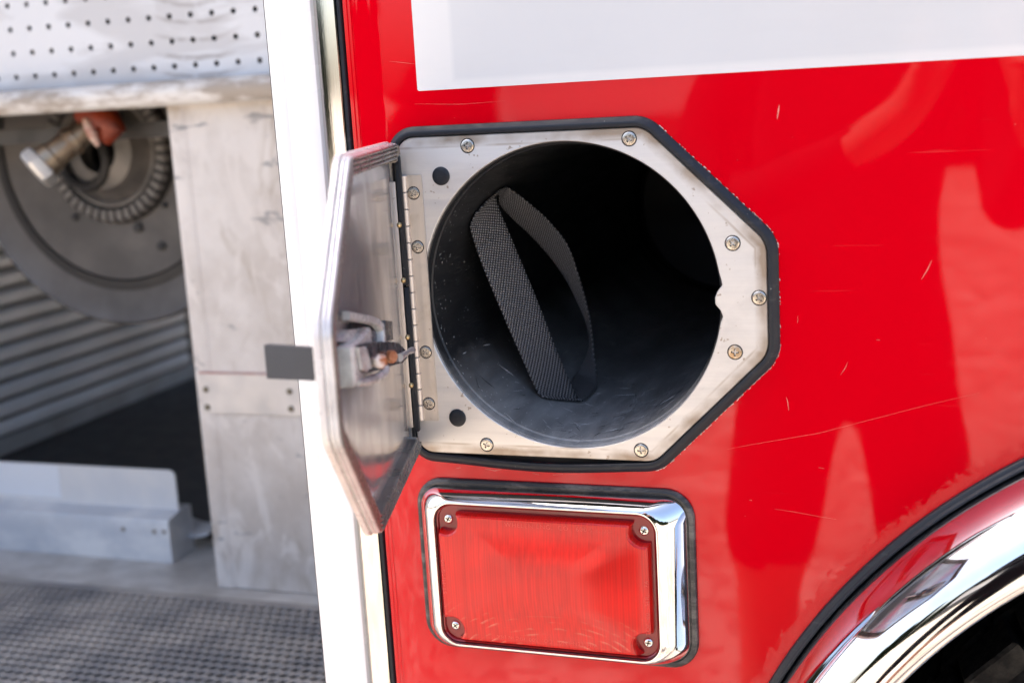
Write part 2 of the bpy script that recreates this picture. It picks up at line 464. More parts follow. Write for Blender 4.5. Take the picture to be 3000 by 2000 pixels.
# ------------------------------------------------------------------ mesh helpers
class B:
    def __init__(s):
        s.v, s.f, s.mi, s.uv = [], [], [], {}

    def verts(s, pts):
        i = len(s.v)
        s.v += [tuple(p) for p in pts]
        return list(range(i, i + len(pts)))

    def face(s, idx, m=0):
        s.f.append(tuple(idx))
        s.mi.append(m)

    def box(s, a, b, m=0):
        x0, y0, z0 = a
        x1, y1, z1 = b
        q = s.verts([(x0, y0, z0), (x1, y0, z0), (x1, y1, z0), (x0, y1, z0), (x0, y0, z1), (x1, y0, z1), (x1, y1, z1), (x0, y1, z1)])
        for f in ((0, 3, 2, 1), (4, 5, 6, 7), (0, 1, 5, 4), (1, 2, 6, 5), (2, 3, 7, 6), (3, 0, 4, 7)):
            s.face([q[k] for k in f], m)
        return s

    def bbox(s, a, b, r=0.002, m=0):
        """box with chamfered vertical silhouette in every axis: 3 stacked inset loops along y"""
        x0, y0, z0 = a
        x1, y1, z1 = b
        lp = []
        for y, d in ((y0, r), (y0 + r, 0), (y1 - r, 0), (y1, r)):
            lp.append([(x, y, z) for x, z in rpoly([(x0 + d, z0 + d), (x1 - d, z0 + d), (x1 - d, z1 - d), (x0 + d, z1 - d)], [r] * 4, 3)])
        return s.loft(lp, m, True, True)

    def loft(s, loops, m=0, cap0=False, cap1=False, closed=True):
        ids = [s.verts(l) for l in loops]
        n = len(loops[0])
        for a, b in zip(ids[:-1], ids[1:]):
            for k in range(n if closed else n - 1):
                j = (k + 1) % n
                s.face((a[k], a[j], b[j], b[k]), m)
        if cap0:
            s.face(ids[0][::-1], m)
        if cap1:
            s.face(ids[-1], m)
        return s

    def lathe(s, prof, c, ax, n=32, m=0, cap0=False, cap1=False, a0=0.0, a1=2 * pi):
        """prof: (radius, distance along axis)"""
        ax = Vector(ax).normalized()
        u = ax.orthogonal().normalized()
        v = ax.cross(u)
        c = Vector(c)
        full = abs(a1 - a0 - 2 * pi) < 1e-6
        cnt = n if full else n + 1
        lp = [[c + ax * h + (u * cos(a0 + (a1 - a0) * k / n) + v * sin(a0 + (a1 - a0) * k / n)) * r for k in range(cnt)] for r, h in prof]
        return s.loft(lp, m, cap0, cap1, full)

    def pipe(s, pts, r, n=12, m=0, cap=True):
        pts = [Vector(p) for p in pts]
        rs = r if isinstance(r, list) else [r] * len(pts)
        lp = []
        u = None
        for i, p in enumerate(pts):
            t = (pts[min(i + 1, len(pts) - 1)] - pts[max(i - 1, 0)]).normalized()
            if u is None:
                u = t.orthogonal().normalized()
            u = (u - t * u.dot(t)).normalized()
            v = t.cross(u)
            lp.append([p + (u * cos(2 * pi * k / n) + v * sin(2 * pi * k / n)) * rs[i] for k in range(n)])
        return s.loft(lp, m, cap, cap)

    def fill(s, loops, m=0):
        """flat face with holes through the given loops (lists of 3-D points)"""
        bm = bmesh.new()
        ed = []
        for l in loops:
            vv = [bm.verts.new(p) for p in l]
            for k in range(len(vv)):
                ed.append(bm.edges.new((vv[k], vv[(k + 1) % len(vv)])))
        bmesh.ops.triangle_fill(bm, use_beauty=True, use_dissolve=False, edges=ed)
        bm.verts.index_update()
        q = s.verts([v.co for v in bm.verts])
        for f in bm.faces:
            s.face([q[v.index] for v in f.verts], m)
        bm.free()
        return s

    def mesh(s, name, mats, smooth=35, merge=1e-6, recalc=True):
        me = bpy.data.meshes.new(name)
        me.from_pydata(s.v, [], s.f)
        for mt in mats if isinstance(mats, (list, tuple)) else [mats]:
            me.materials.append(mt)
        me.polygons.foreach_set('material_index', s.mi)
        bm = bmesh.new()
        bm.from_mesh(me)
        bmesh.ops.remove_doubles(bm, verts=bm.verts, dist=merge)
        if recalc:
            bmesh.ops.recalc_face_normals(bm, faces=bm.faces)
        bm.to_mesh(me)
        bm.free()
        if smooth:
            me.polygons.foreach_set('use_smooth', [True] * len(me.polygons))
            me.set_sharp_from_angle(angle=radians(smooth))
        return me


TRUCK_AT = Vector((0.3, 1.2, -1.22))
ROOTS = {}


def obj(name, me, parent=None, mw=None):
    o = bpy.data.objects.new(name, me)
    COL.objects.link(o)
    if parent is not None:
        o.parent = parent
        if parent.get('_root'):
            o.matrix_parent_inverse = Matrix.Translation(-TRUCK_AT)
    if mw is not None:
        o.matrix_basis = mw
    return o


def tag(o, label, cat, group=None, kind=None):
    o['label'] = label
    if cat:
        o['category'] = cat
    if group:
        o['group'] = group
    if kind:
        o['kind'] = kind
    return o


def rpoly(pts, rad, seg=6):
    """polygon (x, z) with rounded corners; same vertex count whatever the radius"""
    out = []
    n = len(pts)
    for i in range(n):
        p = Vector(pts[i])
        a = (Vector(pts[i - 1]) - p).normalized()
        b = (Vector(pts[(i + 1) % n]) - p).normalized()
        ang = a.angle(b)
        r = max(rad[i], 1e-5)
        d = r / math.tan(ang / 2)
        c = p + (a + b).normalized() * (r / sin(ang / 2))
        s0 = p + a * d - c
        s1 = p + b * d - c
        t0 = math.atan2(s0.y, s0.x)
        t1 = math.atan2(s1.y, s1.x)
        dt = (t1 - t0 + pi) % (2 * pi) - pi
        for k in range(seg + 1):
            t = t0 + dt * k / seg
            out.append((c.x + r * cos(t), c.y + r * sin(t)))
    return out


def grow(pts, d):
    """offset a convex counter-clockwise polygon outwards by d"""
    n = len(pts)
    out = []
    for i in range(n):
        p0, p1, p2 = Vector(pts[i - 1]), Vector(pts[i]), Vector(pts[(i + 1) % n])
        e0 = (p1 - p0).normalized()
        e1 = (p2 - p1).normalized()
        n0 = Vector((e0.y, -e0.x))
        n1 = Vector((e1.y, -e1.x))
        k = (n0 + n1) / (1 + n0.dot(n1))
        out.append(tuple(p1 + k * d))
    return out


def xz(pts, y):
    return [(x, y, z) for x, z in pts]


def rect(x0, x1, z0, z1):
    return [(x0, z0), (x1, z0), (x1, z1), (x0, z1)]


def subdiv(loop, n):
    """split each edge of a closed 2-D loop in n"""
    out = []
    for i, p in enumerate(loop):
        q = loop[(i + 1) % len(loop)]
        for k in range(n):
            out.append((p[0] + (q[0] - p[0]) * k / n, p[1] + (q[1] - p[1]) * k / n))
    return out


# a Phillips screw head facing -y, radius 1 mm unit scaled later
def screw_mesh(name, R, H, mt, ring=True, dome=0.35):
    b = B()
    n = 28
    cw, cl = R * 0.135, R * 0.56
    ca, cb = math.atan2(cw, cl), pi / 4
    angs = sorted({round(q * pi / 2 + o_, 6) for q in range(4) for o_ in (-ca, 0.0, ca, cb, (ca + cb) / 2, -(ca + cb) / 2)})
    n = len(angs)

    def cross_r(t):
        c_, s_ = max(abs(cos(t)), 1e-6), max(abs(sin(t)), 1e-6)
        return max(min(cl / c_, cw / s_), min(cw / c_, cl / s_))
    cross = [(cross_r(t) * cos(t), cross_r(t) * sin(t)) for t in angs]
    rt = R * 0.62

    def yy(r):
        return -H * (1 - dome * (r / R) ** 2)
    circ = lambda r: [(r * cos(t), r * sin(t)) for t in angs]
    b.loft([xz(cross, yy(rt)), xz(circ(rt), yy(rt))])
    prof = [rt, R * 0.8, R * 0.93]
    b.loft([xz(circ(r), yy(r)) for r in prof] + [xz(circ(R), yy(R) * 0.55), xz(circ(R), 0)])
    deep = [(x * 0.55, z * 0.55) for x, z in cross]
    b.loft([xz(cross, yy(rt)), xz([(x * 0.9, z * 0.9) for x, z in cross], yy(rt) + R * 0.1), xz(deep, yy(rt) + R * 0.34)], 1, False, True)  # recess walls coloured black for the shade inside the cross
    if ring:
        b.loft([xz(circ(R * 1.0), -0.00004), xz(circ(R * 1.17), -0.00004)], 1)  # flat black ring stands for the shadowed gap round the head
    return b.mesh(name, [mt, M_DARK], 40)


# ================================================================== THE TRUCK
truck = bpy.data.objects.new('fire_truck', None)
COL.objects.link(truck)
truck.location = TRUCK_AT
truck['_root'] = 1
tag(truck, 'red fire truck side with open round bottle port, red tail light and compartment', 'fire truck')

# ---- geometry of the port (x, z), counter-clockwise
PC = (-0.0044, -0.0028)                       # tube centre
ZC = -0.0032
PLATE = [(-0.1262, -0.1190), (0.0545, -0.1190), (0.1345, -0.0405), (0.1345, 0.0343), (0.0545, 0.1125), (-0.1262, 0.1125)]
PRAD = [0.013, 0.016, 0.018, 0.018, 0.016, 0.013]
HOLER = 0.1094
LG = rect(-0.1306, 0.0815, -0.2745, -0.1395)   # tail-light gasket outline
RP = 0.449


def plate_loop(d):
    return rpoly(grow(PLATE, d), [r + d for r in PRAD], 8)


# ---- red side panel: a sheet with the port, lamp and wheel-arch openings cut out
X0 = -0.1600
arch = []
zb = -1.0
a_lo = math.asin((zb - ARC[1]) / (RP + 0.004)) if abs((zb - ARC[1]) / (RP + 0.004)) < 1 else -pi / 2
for k in range(97):
    a = pi + 0.55 - (pi + 1.1) * k / 96
    arch.append((ARC[0] + (RP - 0.004) * cos(a), ARC[1] + (RP - 0.004) * sin(a)))
outer = [(X0, zb), (arch[0][0], zb)] + arch + [(arch[-1][0], zb), (2.4, zb), (2.4, 1.95), (X0, 1.95)]
porthole = plate_loop(0.0064)
lamphole = rpoly(grow(LG, -0.010), [0.012] * 4, 6)
b = B()
b.fill([xz(outer, 0), xz(porthole, 0), xz(lamphole, 0)])
for hl in (porthole, lamphole):
    b.loft([xz(hl, 0), xz(hl, 0.003)])
# folded front edge of the sheet: rolls back towards the seal
ed = []
for x, y in ((X0, 0.0), (X0 - 0.0009, 0.0003), (X0 - 0.0016, 0.0012), (X0 - 0.0018, 0.0025), (X0 - 0.0018, 0.02)):
    ed.append([(x, y, zb), (x, y, 1.95)])
b.loft(ed, 0, closed=False)
panel = obj('side_panel', b.mesh('side_panel', MR, 30, recalc=False), truck)
# soft pressed line just inside the edge of the sheet
b = B()
for xa in (X0 + 0.0022, X0 + 0.0051):
    b.loft([[(xa - 0.0006, 0.0, zb), (xa - 0.0006, 0.0, 1.95)], [(xa, -0.00045, zb), (xa, -0.00045, 1.95)], [(xa + 0.0006, 0.0, zb), (xa + 0.0006, 0.0, 1.95)]], closed=False)
obj('edge_bead', b.mesh('edge_bead', MR, 60), panel)


# paint scratches: thin lifted flakes of bare primer, where the photo shows them
def scratch(pts, wd):
    b = B()
    n = len(pts)
    P = [at(*p) for p in pts]
    L, Rr = [], []
    for i, p in enumerate(P):
        t = (P[min(i + 1, n - 1)] - P[max(i - 1, 0)]).normalized()
        s = Vector((-t.z, 0, t.x))
        ww = wd * (0.25 if i in (0, n - 1) else 1) * random.uniform(0.7, 1.2)
        L.append(p + s * ww + Vector((0, -0.0002, 0)))
        Rr.append(p - s * ww + Vector((0, -0.0002, 0)))
    b.loft([L, Rr], closed=False)
    # give it a thickness of a tenth of a millimetre
    b.loft([[v + Vector((0, 0.00015, 0)) for v in L], L], closed=False)
    obj('paint_scratch', b.mesh('paint_scratch', M_SCR, 0, recalc=False), panel)


for pts, wd in (([(2730, 762), (2718, 788), (2700, 818)], 0.00034), ([(2283, 307), (2281, 322), (2277, 350)], 0.0005), ([(2279, 330), (2276, 342)], 0.0003),
                ([(2337, 925), (2337, 945)], 0.0004), ([(2304, 1163), (2308, 1178), (2311, 1202)], 0.0003), ([(2568, 995), (2578, 996)], 0.0004),
                ([(2484, 1060), (2475, 1080), (2462, 1098)], 0.00016), ([(2130, 1315), (2200, 1302), (2400, 1268), (2700, 1190), (2870, 1150)], 0.000045),
                ([(2270, 1490), (2330, 1499), (2410, 1514), (2450, 1520)], 0.00006), ([(1215, 305), (1350, 306), (1480, 296)], 0.00007),
                ([(1140, 180), (1180, 184), (1216, 188)], 0.00008), ([(2398, 1368), (2415, 1372)], 0.0003), ([(1420, 1372), (1450, 1378), (1470, 1374)], 0.0002), ([(1560, 1385), (1580, 1390)], 0.0003),
                ([(1620, 1390), (1650, 1388)], 0.00025), ([(1336, 1372), (1350, 1369)], 0.0003), ([(2196, 1464), (2203, 1465)], 0.0004)):
    scratch(pts, wd)

# ---- white marking film in the upper right
b = B()
fl = rpoly(rect(-0.1075, 1.9, 0.1452, 0.62), [0.0015] * 4, 3)
b.loft([xz(fl, -0.0001), xz(fl, -0.0006)], 0, False, True)
obj('marking_film', b.mesh('marking_film', M_FILM, 0), truck)

# ---- door-frame post of the compartment: white extrusion, polished trim, black seal
def vstrip(name, prof, mt, parent=truck, z0=-1.0, z1=1.4):
    b = B()
    b.loft([[(x, y, z0) for x, y in prof], [(x, y, z1) for x, y in prof]], 0, True, True)
    return obj(name, b.mesh(name, mt, 35), parent)


post = vstrip('door_frame_post', [(-0.2215, 0.045), (-0.2215, -0.004), (-0.2208, -0.0055), (-0.2195, -0.006), (-0.2092, -0.006), (-0.2087, -0.0057), (-0.2082, -0.006), (-0.1852, -0.006), (-0.1840, -0.0053), (-0.1837, -0.003), (-0.1837, 0.045)], M_WHITE)
vstrip('post_shade_strip', [(-0.2228, 0.045), (-0.2228, -0.0030), (-0.2217, -0.0042), (-0.2217, 0.045)], M_DARK)  # black strip added for the shading on the post's left side
vstrip('polished_trim', [(-0.1835, 0.002), (-0.1835, -0.001), (-0.1680, -0.0012), (-0.1672, -0.0016), (-0.1664, -0.0012), (-0.1664, 0.002)], M_TRIM)
vstrip('black_edge_seal', [(-0.1662, 0.03), (-0.1662, 0.0003), (-0.1652, -0.0008), (-0.1634, 0.0), (-0.1626, 0.0014), (-0.1622, 0.03)], M_RUBBER)

# ================================================================== bottle port
b = B()
circ = []
NH = 160
for k in range(NH):
    a = 2 * pi * k / NH
    x = PC[0] + HOLER * cos(a)
    z = PC[1] + HOLER * sin(a)
    if cos(a) > 0:
        dz = z + 0.0040
        x -= 0.0046 * exp(-(dz / 0.0063) ** 4 * 0.9) - 0.0012 * exp(-((abs(dz) - 0.0115) / 0.003) ** 2)
    circ.append((x, z))
pl = plate_loop(0)
b.fill([xz(pl, -0.0022), xz(circ, -0.0022)])
b.loft([xz(pl, -0.0022), xz(plate_loop(0.0006), -0.0016), xz(plate_loop(0.0006), 0.002)])
sh = lambda e: [(PC[0] + (x - PC[0]) * e, PC[1] + (z - PC[1]) * e) for x, z in circ]
b.loft([xz(circ, -0.0022), xz(sh(0.996), -0.0018), xz(sh(0.994), -0.0005), xz(sh(0.995), 0.0012)])
plate = obj('bottle_port', b.mesh('bottle_port', M_PLATE, 30), truck)
plate['label'] = 'brushed steel six-sided port plate round the black tube'


def sag(pts):
    out = []
    for x, y, z in pts:
        if z < -0.11 and -0.115 < x < 0.06:
            t = (x + 0.115) / 0.175
            z -= 0.0044 * sin(pi * t) ** 1.5
        out.append((x, y, z))
    return out


b = B()
lp = []
for d, y in ((0.0012, 0.0), (0.0012, -0.0030), (0.0017, -0.0036), (0.0030, -0.0040), (0.0044, -0.0040), (0.0050, -0.0037), (0.0074, -0.0016), (0.0080, -0.0010), (0.0082, 0.0)):
    L = xz(plate_loop(d), y)
    # split long edges so the lower run can sag
    L2 = []
    for i, p in enumerate(L):
        q = L[(i + 1) % len(L)]
        nn = 16 if i % 9 == 8 else 1
        for k in range(nn):
            L2.append(tuple(p[j] + (q[j] - p[j]) * k / nn for j in range(3)))
    lp.append(sag(L2))
b.loft(lp)
obj('rubber_gasket', b.mesh('rubber_gasket', M_RUBBER, 30), plate)
# black backing seen in the gap where the gasket sags away
b = B()
b.loft([xz(plate_loop(0.010), 0.0035), xz(plate_loop(-0.001), 0.0035)])
obj('backing_strip', b.mesh('backing_strip', M_WELL, 0), plate)

# tube and its end cap
b = B()
n = 96
TR = 0.1086


def cl(r, y):
    return [(PC[0] + r * cos(2 * pi * k / n), y, PC[1] + r * sin(2 * pi * k / n)) for k in range(n)]


b.loft([cl(TR + 0.004, 0.0004), cl(TR + 0.0008, 0.0004), cl(TR - 0.0006, 0.0012), cl(TR - 0.0012, 0.003), cl(TR - 0.0012, 0.009), cl(TR - 0.0022, 0.0102), cl(TR - 0.0024, 0.02)] + [cl(TR - 0.0024, 0.02 + 0.63 * k / 8) for k in range(1, 9)])
tube = obj('bottle_tube', b.mesh('bottle_tube', M_TUBE, 30, recalc=False), plate)
b = B()
b.loft([cl(TR - 0.0024, 0.648), cl(TR - 0.006, 0.644), cl(TR - 0.010, 0.648), cl(0.04, 0.65)], 0, False, True)
obj('tube_end_cap', b.mesh('tube_end_cap', m_simple('end_cap_plastic', (0.018, 0.018, 0.019), None, 0, (0.35, 0.5)), 30), plate)

# scuffs and grit inside the tube, left by bottles sliding in and out
sr = random.Random(21)
SC = B()


def scuff(a, y, ang, L, wd, mi):
    r = TR - 0.0028
    pts = []
    for s_, w_ in ((-1, 0), (-0.3, -1), (1, 0), (0.4, 1)):
        du = s_ * L * cos(ang) - w_ * wd * sin(ang)      # along the tube
        dv = s_ * L * sin(ang) + w_ * wd * cos(ang)      # round the tube
        aa = a + dv / r
        pts.append((PC[0] + r * cos(aa), y + du, PC[1] + r * sin(aa)))
    i = SC.verts(pts)
    SC.face(i, mi)


for k in range(190):
    a = radians(sr.gauss(-80, 27))
    scuff(a, sr.uniform(0.006, 0.03) + sr.random() ** 1.5 * 0.20, sr.choice((-0.7, 0.55, 0.2, 1.2)) + sr.gauss(0, 0.25), sr.uniform(0.002, 0.010), sr.uniform(0.00014, 0.00042), 0 if sr.random() < 0.62 else 1)
for k in range(320):
    a = radians(sr.uniform(-245, -40))
    scuff(a, 0.012 + sr.random() ** 2 * 0.16, sr.uniform(0, 3.1), sr.uniform(0.00025, 0.0009), sr.uniform(0.0002, 0.0006), 0)
o = obj('scuff_marks', SC.mesh('scuff_marks', [m_simple('scuffed_grey', (0.82, 0.82, 0.82), (0.55, 0.55, 0.56), 0, (0.5, 0.6), 300), M_DARK], 0, recalc=False), plate)
o['kind'] = 'stuff'

SCR = screw_mesh('screw', 0.0046, 0.0010, M_SCREW)
SCRR = screw_mesh('rusty_screw', 0.0046, 0.0010, m_simple('rusty_screw_steel', (0.66, 0.58, 0.46), (0.42, 0.24, 0.10), 0.8, (0.3, 0.45), 200))
for (x, z), rt in zip(((-0.0717, 0.1057), (0.0449, 0.1058), (0.1128, 0.0342), (0.1296, -0.0027), (0.1127, -0.0399), (0.0449, -0.1115), (-0.0713, -0.1119)), (10, 32, 42, 50, 4, -6, 22)):
    o = obj('screw', SCRR if rt == 4 else SCR, plate, Matrix.Translation((x, -0.0022, z)) @ Matrix.Rotation(radians(rt), 4, 'Y'))
    if rt == 4:
        o['label'] = 'rust-stained screw low on the right of the plate'
b = B()
b.lathe([(0.0066, 0), (0.0066, 0.0006), (0.0060, 0.0011), (0.003, 0.0014), (0.0006, 0.0015)], (0, 0, 0), (0, -1, 0), 32, 0, False, True)
plug = b.mesh('bumper_plug', M_RUBBER, 40)
for x, z in ((-0.0932, 0.0852), (-0.0930, -0.0922)):
    obj('bumper_plug', plug, plate, Matrix.Translation((x, -0.0022, z)))
# flaking white sealant along the lower right of the gasket
ge = plate_loop(0.0083)
FLK = B()
frnd = random.Random(11)
for i, p in enumerate(ge):
    q = ge[(i + 1) % len(ge)]
    p, q = Vector((p[0], 0, p[1])), Vector((q[0], 0, q[1]))
    L0 = (q - p).length
    mid = (p + q) / 2
    dens = 0
    if mid.x > 0.05:
        dens = 620 if mid.z < -0.035 else (160 if mid.z < 0.03 else (330 if mid.x > 0.085 else 40))
    dv = (q - p).normalized()
    sv = Vector((dv.z, 0, -dv.x))
    for k in range(int(L0 * dens + frnd.random())):
        c = p + dv * L0 * frnd.random() + Vector((0, -0.00018, 0)) + sv * frnd.uniform(-0.0002, 0.0006) * (1 if mid.z < -0.035 else 0.5)
        L = frnd.uniform(0.0003, 0.0015)
        ww = frnd.uniform(0.00015, 0.0005)
        ring = [c - dv * L, c - dv * L * 0.2 + sv * ww, c + dv * L * 0.5 + sv * ww * frnd.random(), c + dv * L, c + dv * L * 0.3 - sv * ww]
        FLK.loft([[v + Vector((0, 0.0002, 0)) for v in ring], ring], 0, False, True)
o = obj('flaking_sealant', FLK.mesh('flaking_sealant', M_SEALANT, 0), plate)
o['kind'] = 'stuff'

# ---- piano hinge
b = B()
lf = rpoly(rect(-0.1196, -0.1080, -0.0947, 0.0866), [0.0004] * 4, 2)
b.loft([xz(lf, -0.0022), xz(lf, -0.0033), xz(grow(lf, 0) if False else [(x * 1, z) for x, z in lf], -0.0035)], 0, False, True)
hinge = obj('port_hinge', b.mesh('port_hinge', M_HINGE, 30), truck)
NK = 15
kh = (0.0866 + 0.0947) / NK
b = B()
b.lathe([(0.0019, 0.00025), (0.00225, 0.0006), (0.00225, kh - 0.0006), (0.0019, kh - 0.00025)], (0, 0, 0), (0, 0, 1), 16, 0, True, True)
kn = b.mesh('knuckle', M_KNUCKLE, 40)
b = B()
b.box((0.0006, -0.0012, 0.0002), (0.0022, 0.0010, kh - 0.0002))
b.lathe([(0.0019, 0.00025), (0.00225, 0.0006), (0.00225, kh - 0.0006), (0.0019, kh - 0.00025)], (0, 0, 0), (0, 0, 1), 16, 0, True, True)
kn2 = b.mesh('knuckle', M_KNUCKLE, 40)
HX, HY = -0.1214, -0.0046
for k in range(NK):
    obj('knuckle', kn2 if k % 2 else kn, hinge, Matrix.Translation((HX, HY, -0.0947 + kh * k)))
SCH = screw_mesh('screw', 0.0042, 0.0008, m_simple('hinge_screw_steel', (0.50, 0.47, 0.43), (0.38, 0.34, 0.3), 1, (0.22, 0.36), 300))
for (x, z), rt in zip(((-0.1149, 0.0738), (-0.1146, 0.0350), (-0.1143, -0.0427), (-0.1146, -0.0816)), (28, 12, 40, 34)):
    obj('screw', SCH, hinge, Matrix.Translation((x, -0.0035, z)) @ Matrix.Rotation(radians(rt), 4, 'Y'))

# ================================================================== port door, swung open
# door space: x = distance from the hinge, y = towards the inside face, z up
DA = radians(74.5)
DM = Matrix.Translation((-0.1272, -0.0046, 0)) @ Matrix.Rotation(-DA, 4, 'Z')
DOOR = [(0.0, -0.1185), (0.1850, -0.1195), (0.2780, -0.0330), (0.2780, 0.0295), (0.1860, 0.1118), (0.0, 0.1115)]
DRAD = [0.008, 0.024, 0.020, 0.020, 0.016, 0.010]


def door_loop(d, y):
    return xz(rpoly(grow(DOOR, d), [max(r + d, 0.0015) for r in DRAD], 6), y)


b = B()
b.loft([door_loop(-0.004, -0.0066), door_loop(-0.0014, -0.0064), door_loop(0, -0.0054), door_loop(0, -0.0028), door_loop(-0.0006, -0.0022), door_loop(-0.0030, -0.0022)], 0, True, False)
door = obj('port_door', b.mesh('port_door', m_simple('door_rim_steel', (0.86, 0.84, 0.81), (0.76, 0.73, 0.70), 0.15, (0.25, 0.4), 60), 30), truck, DM)
door['label'] = 'small polished port door swung open on its left hinge'
lp = [door_loop(-0.0020, -0.0022), door_loop(-0.0018, -0.0014)]
for k in range(25):
    t = k / 24
    lp.append(door_loop(-0.0006 - 0.0010 * t - 0.0007 * (1 - abs(sin(t * 2 * pi)) ** 0.8), -0.0012 + 0.0050 * t))
b = B()
b.loft(lp, closed=False)
obj('side_moulding', b.mesh('side_moulding', M_RIMM, 50), door)
lp = [door_loop(-0.0017, 0.0034)]
for k in range(41):
    t = k / 40
    lp.append(door_loop(-0.0020 - 0.0112 * t, 0.0034 + 0.0016 * abs(sin(t * 4 * pi)) ** 0.8 - 0.0010 * t))
lp.append(door_loop(-0.0136, -0.0024))
b = B()
b.loft(lp, closed=False)
obj('ribbed_edge_moulding', b.mesh('ribbed_edge_moulding', M_SEAL, 50), door)
b = B()
ip = [door_loop(-0.0132, -0.0022), door_loop(-0.0150, -0.0020), door_loop(-0.018, -0.0012), door_loop(-0.030, -0.0008)]
b.loft(ip, 0, False, True)
obj('inner_panel', b.mesh('inner_panel', M_DOORIN, 30), door)
# flat rubber strips down the hinge side, in two lengths, with the weld beads beside them
for z0, z1 in ((-0.1020, 0.0065), (0.0080, 0.1010)):
    b = B().bbox((0.0008, 0.0003, z0), (0.0060, 0.0046, z1), 0.0008)
    obj('hinge_side_strip', b.mesh('hinge_side_strip', M_RUBBER, 40), door)
b = B().bbox((0.0070, -0.004, -0.098), (0.0084, 0.0003, 0.083), 0.0003)
obj('door_hinge_leaf', b.mesh('door_hinge_leaf', M_KNUCKLE, 40), door)
b = B()
b.lathe([(0.0003, -0.0022), (0.0016, -0.0016), (0.0020, 0), (0.0016, 0.0016), (0.0003, 0.0022)], (0, 0, 0), (0, 0, 1), 12, 0, True, True)
wm = b.mesh('weld_bead', m_simple('weld_gold', (0.62, 0.46, 0.24), (0.4, 0.28, 0.15), 1, (0.25, 0.4), 300), 60)
for z in (0.052, 0.012, -0.030, -0.066):
    obj('weld_bead', wm, door, Matrix.Translation((0.0072, 0.0008, z)))


# latch mechanism on the inside of the door
def sub(name, b, mt, sm=40, parent=None):
    return obj(name, b.mesh(name, mt, sm), parent or door)


def yz_prism(poly, z0, z1):
    """prism from an (x, y) outline between two heights"""
    b = B()
    b.loft([[(x, y, z0) for x, y in poly], [(x, y, z1) for x, y in poly]], 0, True, True)
    return b


DMI = DM.inverted()
CL = DMI @ CAM


def dpt(px, py, wv_):
    """point of the door space at height wv_ above the inside face"""
    d = DMI.to_3x3() @ ray(px, py)
    return CL + d * ((wv_ - CL.y) / d.y)


def dprism(poly, drop, r=0.0007):
    """block with the given top outline (px, py, height), standing on a base 'drop' below"""
    top = [dpt(*p) for p in poly]
    c = sum(top, Vector()) / len(top)
    ins = [v + (c - v).normalized() * r for v in top]
    lo_ = [Vector((v.x, v.y - r, v.z)) for v in top]
    bot = [Vector((v.x, (v.y - drop), v.z)) for v in top]
    return B().loft([bot, lo_, ins], 0, True, True)


sub('latch_housing', B().bbox((0.192, -0.001, -0.0105), (0.2500, 0.0092, 0.0125), 0.0016), M_LATCH, 25)
sub('latch_base_plate', dprism([(1000, 1000, .003), (1022, 966, .003), (1084, 957, .004), (1096, 984, .005), (1045, 1003, .005)], 0.004), M_LATCH, 25)
sub('latch_shade_block', dprism([(1032, 944, .0022), (1092, 950, .0028), (1104, 968, .0032), (1028, 966, .0022)], 0.003, 0.0003), M_DARK, 25)  # black block stands in for the shade of an opening
sub('latch_side_block', dprism([(1128, 938, .003), (1150, 940, .003), (1153, 996, .003), (1129, 999, .003)], 0.0035), M_LATCHD, 25)
b = B()
hk = [(1019, 924, .005), (1048, 930, .0065), (1080, 935, .008), (1104, 943, .0095), (1117, 958, .0105), (1121, 980, .011), (1121, 1010, .011)]
lp = []
for i, p in enumerate(hk):
    c = dpt(*p)
    t = (dpt(*hk[min(i + 1, 6)]) - dpt(*hk[max(i - 1, 0)])).normalized()
    a = Vector((0, 1, 0))
    sd_ = t.cross(a).normalized()
    hw = 0.0024 if i < 4 else 0.0034
    ln_ = 0.006
    lp.append([c - sd_ * hw, c - sd_ * hw * 0.7 + a * 0.0014, c + sd_ * hw * 0.7 + a * 0.0014, c + sd_ * hw, c + sd_ * hw - a * 0.003, c - sd_ * hw - a * 0.003])
b.loft(lp, 0, True, True)
sub('latch_hook', b, M_LATCH, 35)
sub('latch_lever', dprism([(1046, 1010, .0100), (1085, 1003, .0115), (1140, 997, .0130), (1170, 1004, .0140), (1193, 1030, .0155), (1195, 1048, .0155), (1182, 1062, .015), (1130, 1080, .0135), (1072, 1094, .0115), (1058, 1086, .0103)], 0.011, 0.0014), M_LATCHD, 25)
sub('lever_plate', dprism([(1050, 1018, .0106), (1074, 1014, .0118), (1092, 1078, .0126), (1076, 1088, .0120), (1060, 1082, .0108)], 0.0012, 0.0004), M_LATCH, 25)
b = B()
b.pipe([dpt(1046, 1121, .008), dpt(1075, 1117, .0095), dpt(1104, 1107, .011), dpt(1124, 1094, .0125), dpt(1132, 1078, .0135)], [0.0018, 0.0026, 0.0028, 0.0028, 0.0022], 12)
sub('latch_spring_arm', b, M_LATCH, 60)
bc = dpt(1119, 1058, .0185)
axb = ((CL - bc).normalized() * 0.8 + Vector((0, 0.6, 0))).normalized()
b = B()
b.lathe([(0.0040, -0.0040), (0.0044, -0.0034), (0.0044, -0.0006), (0.0036, 0.0), (0.001, 0.0004)], bc, axb, 6, 0, True, True)
b.lathe([(0.0026, -0.013), (0.0026, -0.0035)], bc, axb, 12)
sub('latch_bolt', b, M_RUST, 25)
bc = dpt(1152, 1044, .0170)
b = B()
b.lathe([(0.0034, -0.010), (0.0040, -0.004), (0.0040, -0.001), (0.0030, 0.0004), (0.0006, 0.0008)], bc, axb, 14, 0, True, True)
sub('latch_bolt', b, M_RUST2, 40)
b = B()
b.pipe([dpt(1170, 1048, .0150), dpt(1186, 1037, .0155), dpt(1197, 1030, .0158), dpt(1203, 1027, .0160), dpt(1209, 1025, .0161), dpt(1214, 1023, .0162)], [0.0026, 0.0020, 0.0016, 0.0022, 0.0022, 0.0005], 14)
